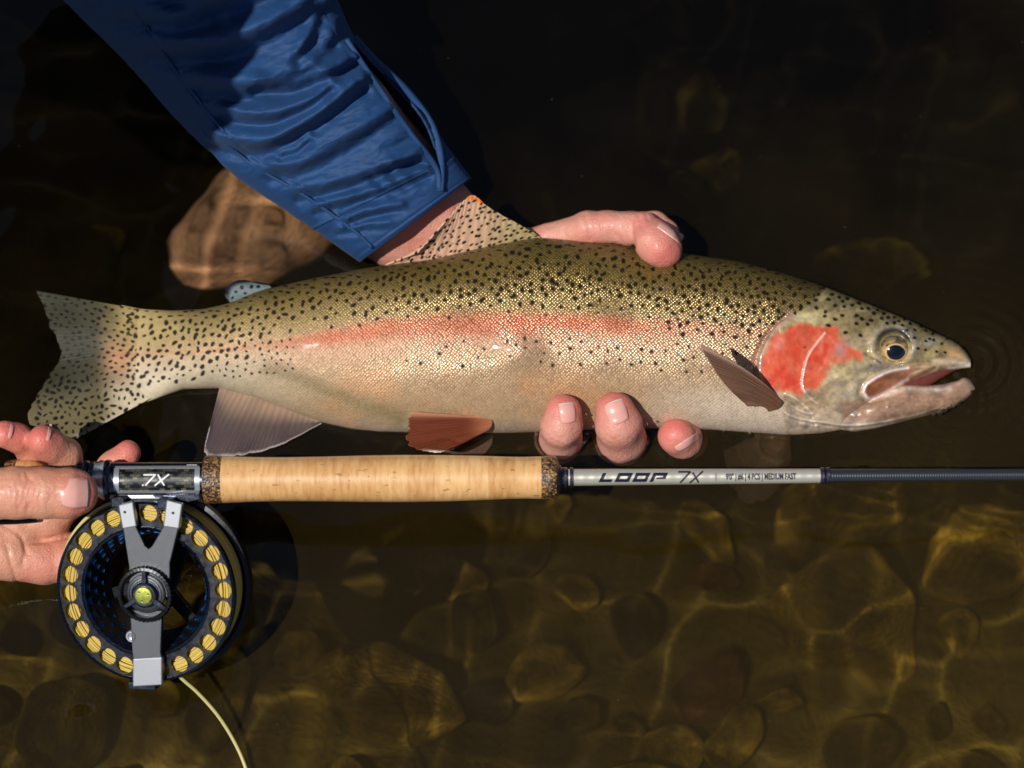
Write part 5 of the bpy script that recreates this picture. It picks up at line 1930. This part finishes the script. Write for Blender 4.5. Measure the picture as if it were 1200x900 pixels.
    # front frame plate: two prongs and one lower arm; photograph px -> reel plane
    def pl(px, py, z):
        # intersect the pixel's ray with the plane z of the reel
        o = np.array([0, 0, D]); q = P2L(px, py, 0.0) - o
        c0 = RC + RK * z * NA
        s = ((c0 - o) @ NA) / (q @ NA)
        h = o + q * s - c0
        return (h @ RA) / RK, (h @ RB) / RK
    zt = lambda z7: z7
    Z1, Z2 = 31.0, 37.0
    Yp = [(150, 588), (158, 587), (168, 631), (174, 642.5), (180, 640), (193, 627), (199, 588), (208, 587), (208, 618), (199, 664), (199, 690), (139, 690), (151, 668), (143, 620), (143, 592)]
    Yp = [(141, 590), (155, 587), (159, 617), (170, 640), (174, 643.5), (178, 640), (192, 616), (197, 586), (212, 590), (209, 619), (199, 660), (199, 700), (151, 700), (151, 664), (144, 619)]
    arm = r_poly('frame_arm', [pl(a, b, Z2) for a, b in Yp], Z1, Z2, GREYM, reel, 1.0)
    lo = [(152, 716), (190, 716), (188, 764), (189.5, 772), (189.5, 800), (156, 802), (156, 772), (154.5, 764)]
    r_poly('frame_arm', [pl(a, b, Z2) for a, b in lo], Z1 - 1, Z2 - .4, GREYM, reel, 1.0)
    # polished shoulders where the arms fold back over the rim
    for q in ([(138.5, 592), (156, 588), (160.5, 617), (143.5, 620)], [(195, 586), (214, 591), (210, 620), (191, 617)]):
        r_poly('shoulder', [pl(a, b, Z2) for a, b in q], Z1 - 2, Z2 + .8, SILVER, arm, 1.4)
    r_poly('foot_shoulder', [pl(a, b, Z2) for a, b in [(155.4, 772), (190.2, 770), (190.2, 803), (155.4, 805)]], Z1 - 3, Z2 + .6, SILVER, arm, 1.4)
    # returns of the arms to the cage at the back
    for x0, x1, y0, y1 in ((-37, -20, 101, 113), (19, 37, 101, 113), (-22, 12, -117, -108)):
        r_poly('cage_pillar', [(x0, y0), (x1, y0), (x1, y1), (x0, y1)], -28, 33, GUN, reel, 1.5)
    # foot bridging to the reel seat
    def foot(p, z0, z1, mat, nm):
        r_poly(nm, [pl(a, b, 0) for a, b in p], z0, z1, mat, reel, 1.5)
    foot([(133, 577), (238, 576), (240, 583), (215, 589), (196, 600), (158, 601), (146, 590), (131, 584)], -10, 14, GUN, 'reel_foot')
    # drag knob
    hx, hy = pl(169.5, 697, 44)
    V, F = r_lathe([(27.5, 38), (27.5, 45), (29, 46.5), (32.5, 46), (33.6, 43), (33.6, 38)], 168)
    kz = 1 - .02 * ((np.arange(168) // 2) % 2)
    off = rl(0, 0, 0)
    V = V.reshape(6, 168, 3)
    def shift(V): return V + RK * (hx * RA + hy * RB)
    cz = RC
    Vk = V.copy()
    ax = ((V - RC) @ NA)[..., None] * NA
    rad = V - RC - ax
    Vk = RC + ax + rad * np.where(np.arange(6)[:, None] >= 3, kz[None], 1)[..., None]
    knob = r_obj('drag_knob', (shift(Vk.reshape(-1, 3)), F), BLACKM)
    r_disc('knob_disc', hx, hy, [(23, 36), (23, 40), (21.5, 41), (13, 41)], GREYM, knob)
    for g in (16.5, 19.5):
        V, F = r_lathe([(g - .5, 40.6), (g - .5, 41.5), (g + .5, 41.5), (g + .5, 40.6)], 72)
        r_obj('knob_groove', (shift(V), F), BLACKM, knob)
    for ang in (90, 212, 328):
        a = R(ang); d = np.array([math.cos(a), math.sin(a)]); nn = np.array([-d[1], d[0]]); c = np.array([hx, hy])
        r_poly('knob_spoke', [c + d * 8 + nn * 3.6, c + d * 29 + nn * 2.2, c + d * 29 - nn * 2.2, c + d * 8 - nn * 3.6], 41, 46, GUN, knob, .8)
    r_disc('knob_hub', hx, hy, [(15, 40), (15, 45), (13.2, 47), (10, 47)], GUN, knob)
    CAP = simple_mat('lime_green_cap', srgb(158, 164, 70), .3, .75, nscale=700, namp=.1)
    cap = r_disc('hub_cap', hx, hy, [(10.6, 46), (10.6, 48.4), (9.6, 49.6), (5, 50)], CAP, knob)
    for ang in (140, 20, 260):
        a = R(ang)
        r_disc('cap_dimple', hx + 6.3 * math.cos(a), hy + 6.3 * math.sin(a), [(1.3, 49.4), (1.3, 50.1), (.3, 49.9)], GUN, cap, 12)
    # small chrome latch button beside the lower arm
    bx, by = pl(154.5, 745.5, 34)
    r_disc('latch_button', bx, by, [(7.2, 24), (7.2, 35), (6.0, 36.6), (4.6, 36.6), (4.2, 34), (2.6, 33.5), (1.2, 35)], STEEL, reel, 32)
    # dark wedge of the rear frame seen behind the right prong
    r_poly('rear_wedge', [pl(a, b, -12) for a, b in [(200, 618), (226, 632), (206, 690), (192, 690)]], -16, -8, BLACKM, reel, 1)
    # screw heads on the shoulders
    for a, b in ((146.5, 600), (203, 601)):
        x, y = pl(a, b, Z2)
        r_disc('screw', x, y, [(1.7, Z2 - 1), (1.7, Z2 + 1.4), (.4, Z2 + 1.2)], BLACKM, arm, 12)
    return LINE


LINE = make_reel()


def make_line():
    m = simple_mat('pale_yellow_line', srgb(186, 176, 116), .4, nscale=120, namp=.1)
    # loose line leaving the spool and trailing down to the water
    p = spline([(203, 781, 150), (212, 794, 149), (232, 812, 142), (255, 838, 136), (274, 868, 133), (288, 900, 134), (300, 945, 142), (330, 1010, 158), (400, 1090, 180)], 90)
    V, F = tube_l(P2L(p[:, 0], p[:, 1], p[:, 2]), 2.1, 10)
    tag(mesh_obj('fly_line', L2W(V), F, m), 'thin pale yellow fly line trailing loose from the bottom of the reel', 'fishing line')
    # strand drawn over the left shoulder of the spool
    a = np.linspace(R(172), R(112), 40)
    q = rl((RO_ + 4.0) * np.cos(a), (RO_ + 4.0) * np.sin(a), np.linspace(8, 16, 40))
    V, F = tube_l(q, 2.0, 10)
    mesh_obj('line_strand', L2W(V), F, m, reel)


RO_ = 107.0
make_line()


# ------------------------------------------------------------------ bits of drift on the water
def make_specks():
    r = np.random.default_rng(77)
    V, F = [], []
    ico = [(0, 0, 1), (1, 0, 0), (0, 1, 0), (-1, 0, 0), (0, -1, 0), (0, 0, -1)]
    fac = [(0, 1, 2), (0, 2, 3), (0, 3, 4), (0, 4, 1), (5, 2, 1), (5, 3, 2), (5, 4, 3), (5, 1, 4)]
    for i in range(260):
        px, py = r.uniform(-20, 1220), r.uniform(20, 920)
        c = PW(px, py, water_w(py)) + np.array([0, 0, 0.0006 - r.random() * .0012])
        sz = S * (0.22 + 0.5 * r.random() ** 4)
        b = len(V)
        V += [tuple(c + np.array(v) * sz * np.array([r.uniform(.7, 1.6), 1, .6])) for v in ico]
        F += [tuple(b + j for j in f) for f in fac]
    m = simple_mat('pale_drift', (.16, .12, .06), .7)
    tag(mesh_obj('drift_specks', np.array(V), F, m, recv=True), 'tiny pale specks of drift floating on the dark water', 'drift', kind='stuff')


make_specks()


def make_droplets():
    """beads of water along the chin, belly and fingers"""
    r = np.random.default_rng(12)
    m, nt, b = new_mat('clear_water_bead')
    b.inputs['Base Color'].default_value = (.95, .96, .97, 1)
    b.inputs['Roughness'].default_value = 0.02
    b.inputs['IOR'].default_value = 1.33
    b.inputs['Transmission Weight'].default_value = 1.0
    mb = MB()
    spots = [(1106, 480, 24, 3.2), (1112, 477, 24, 2.4), (1101, 484, 20, 2.6), (1094, 486, 20, 1.8), (1124, 471, 16, 2.2), (1117, 477, 18, 1.6),
             (1138, 458, 12, 1.8), (774, 316, 44, 2.0), (640, 497, 60, 1.6), (686, 486, 60, 1.6), (694, 500, 46, 1.8), (757, 497, 42, 1.8), (766, 494, 46, 1.5),
             (848, 505, 16, 1.8), (878, 508, 14, 1.6), (940, 510, 10, 1.5), (620, 506, 14, 1.7), (590, 507, 14, 1.4)]
    for x, y in ((508, 292), (515, 300), (530, 285), (500, 301), (541, 292), (526, 274)):
        spots.append((x, y, 22, r.uniform(1.3, 2.1)))
    for px, py, w, rad in spots:
        c = P2L(px, py, w)
        th = np.linspace(0, np.pi, 9)[1:-1]; ph = np.linspace(0, 2 * np.pi, 14, endpoint=False)
        V = np.stack([np.sin(th)[:, None] * np.cos(ph) * r.uniform(.9, 1.4), np.sin(th)[:, None] * np.sin(ph), np.cos(th)[:, None] + 0 * ph], -1).reshape(-1, 3) * rad + c
        n = len(th)
        F = [tuple(f) for f in grid_faces(n, 14, True)] + [tuple(range(14))[::-1], tuple(range((n - 1) * 14, n * 14))]
        mb.add(V, F)
    o = mb.build('water_beads', m, None)
    tag(o, 'small clear water beads clinging along the chin and belly line of the trout', 'water bead', kind='stuff')


make_droplets()
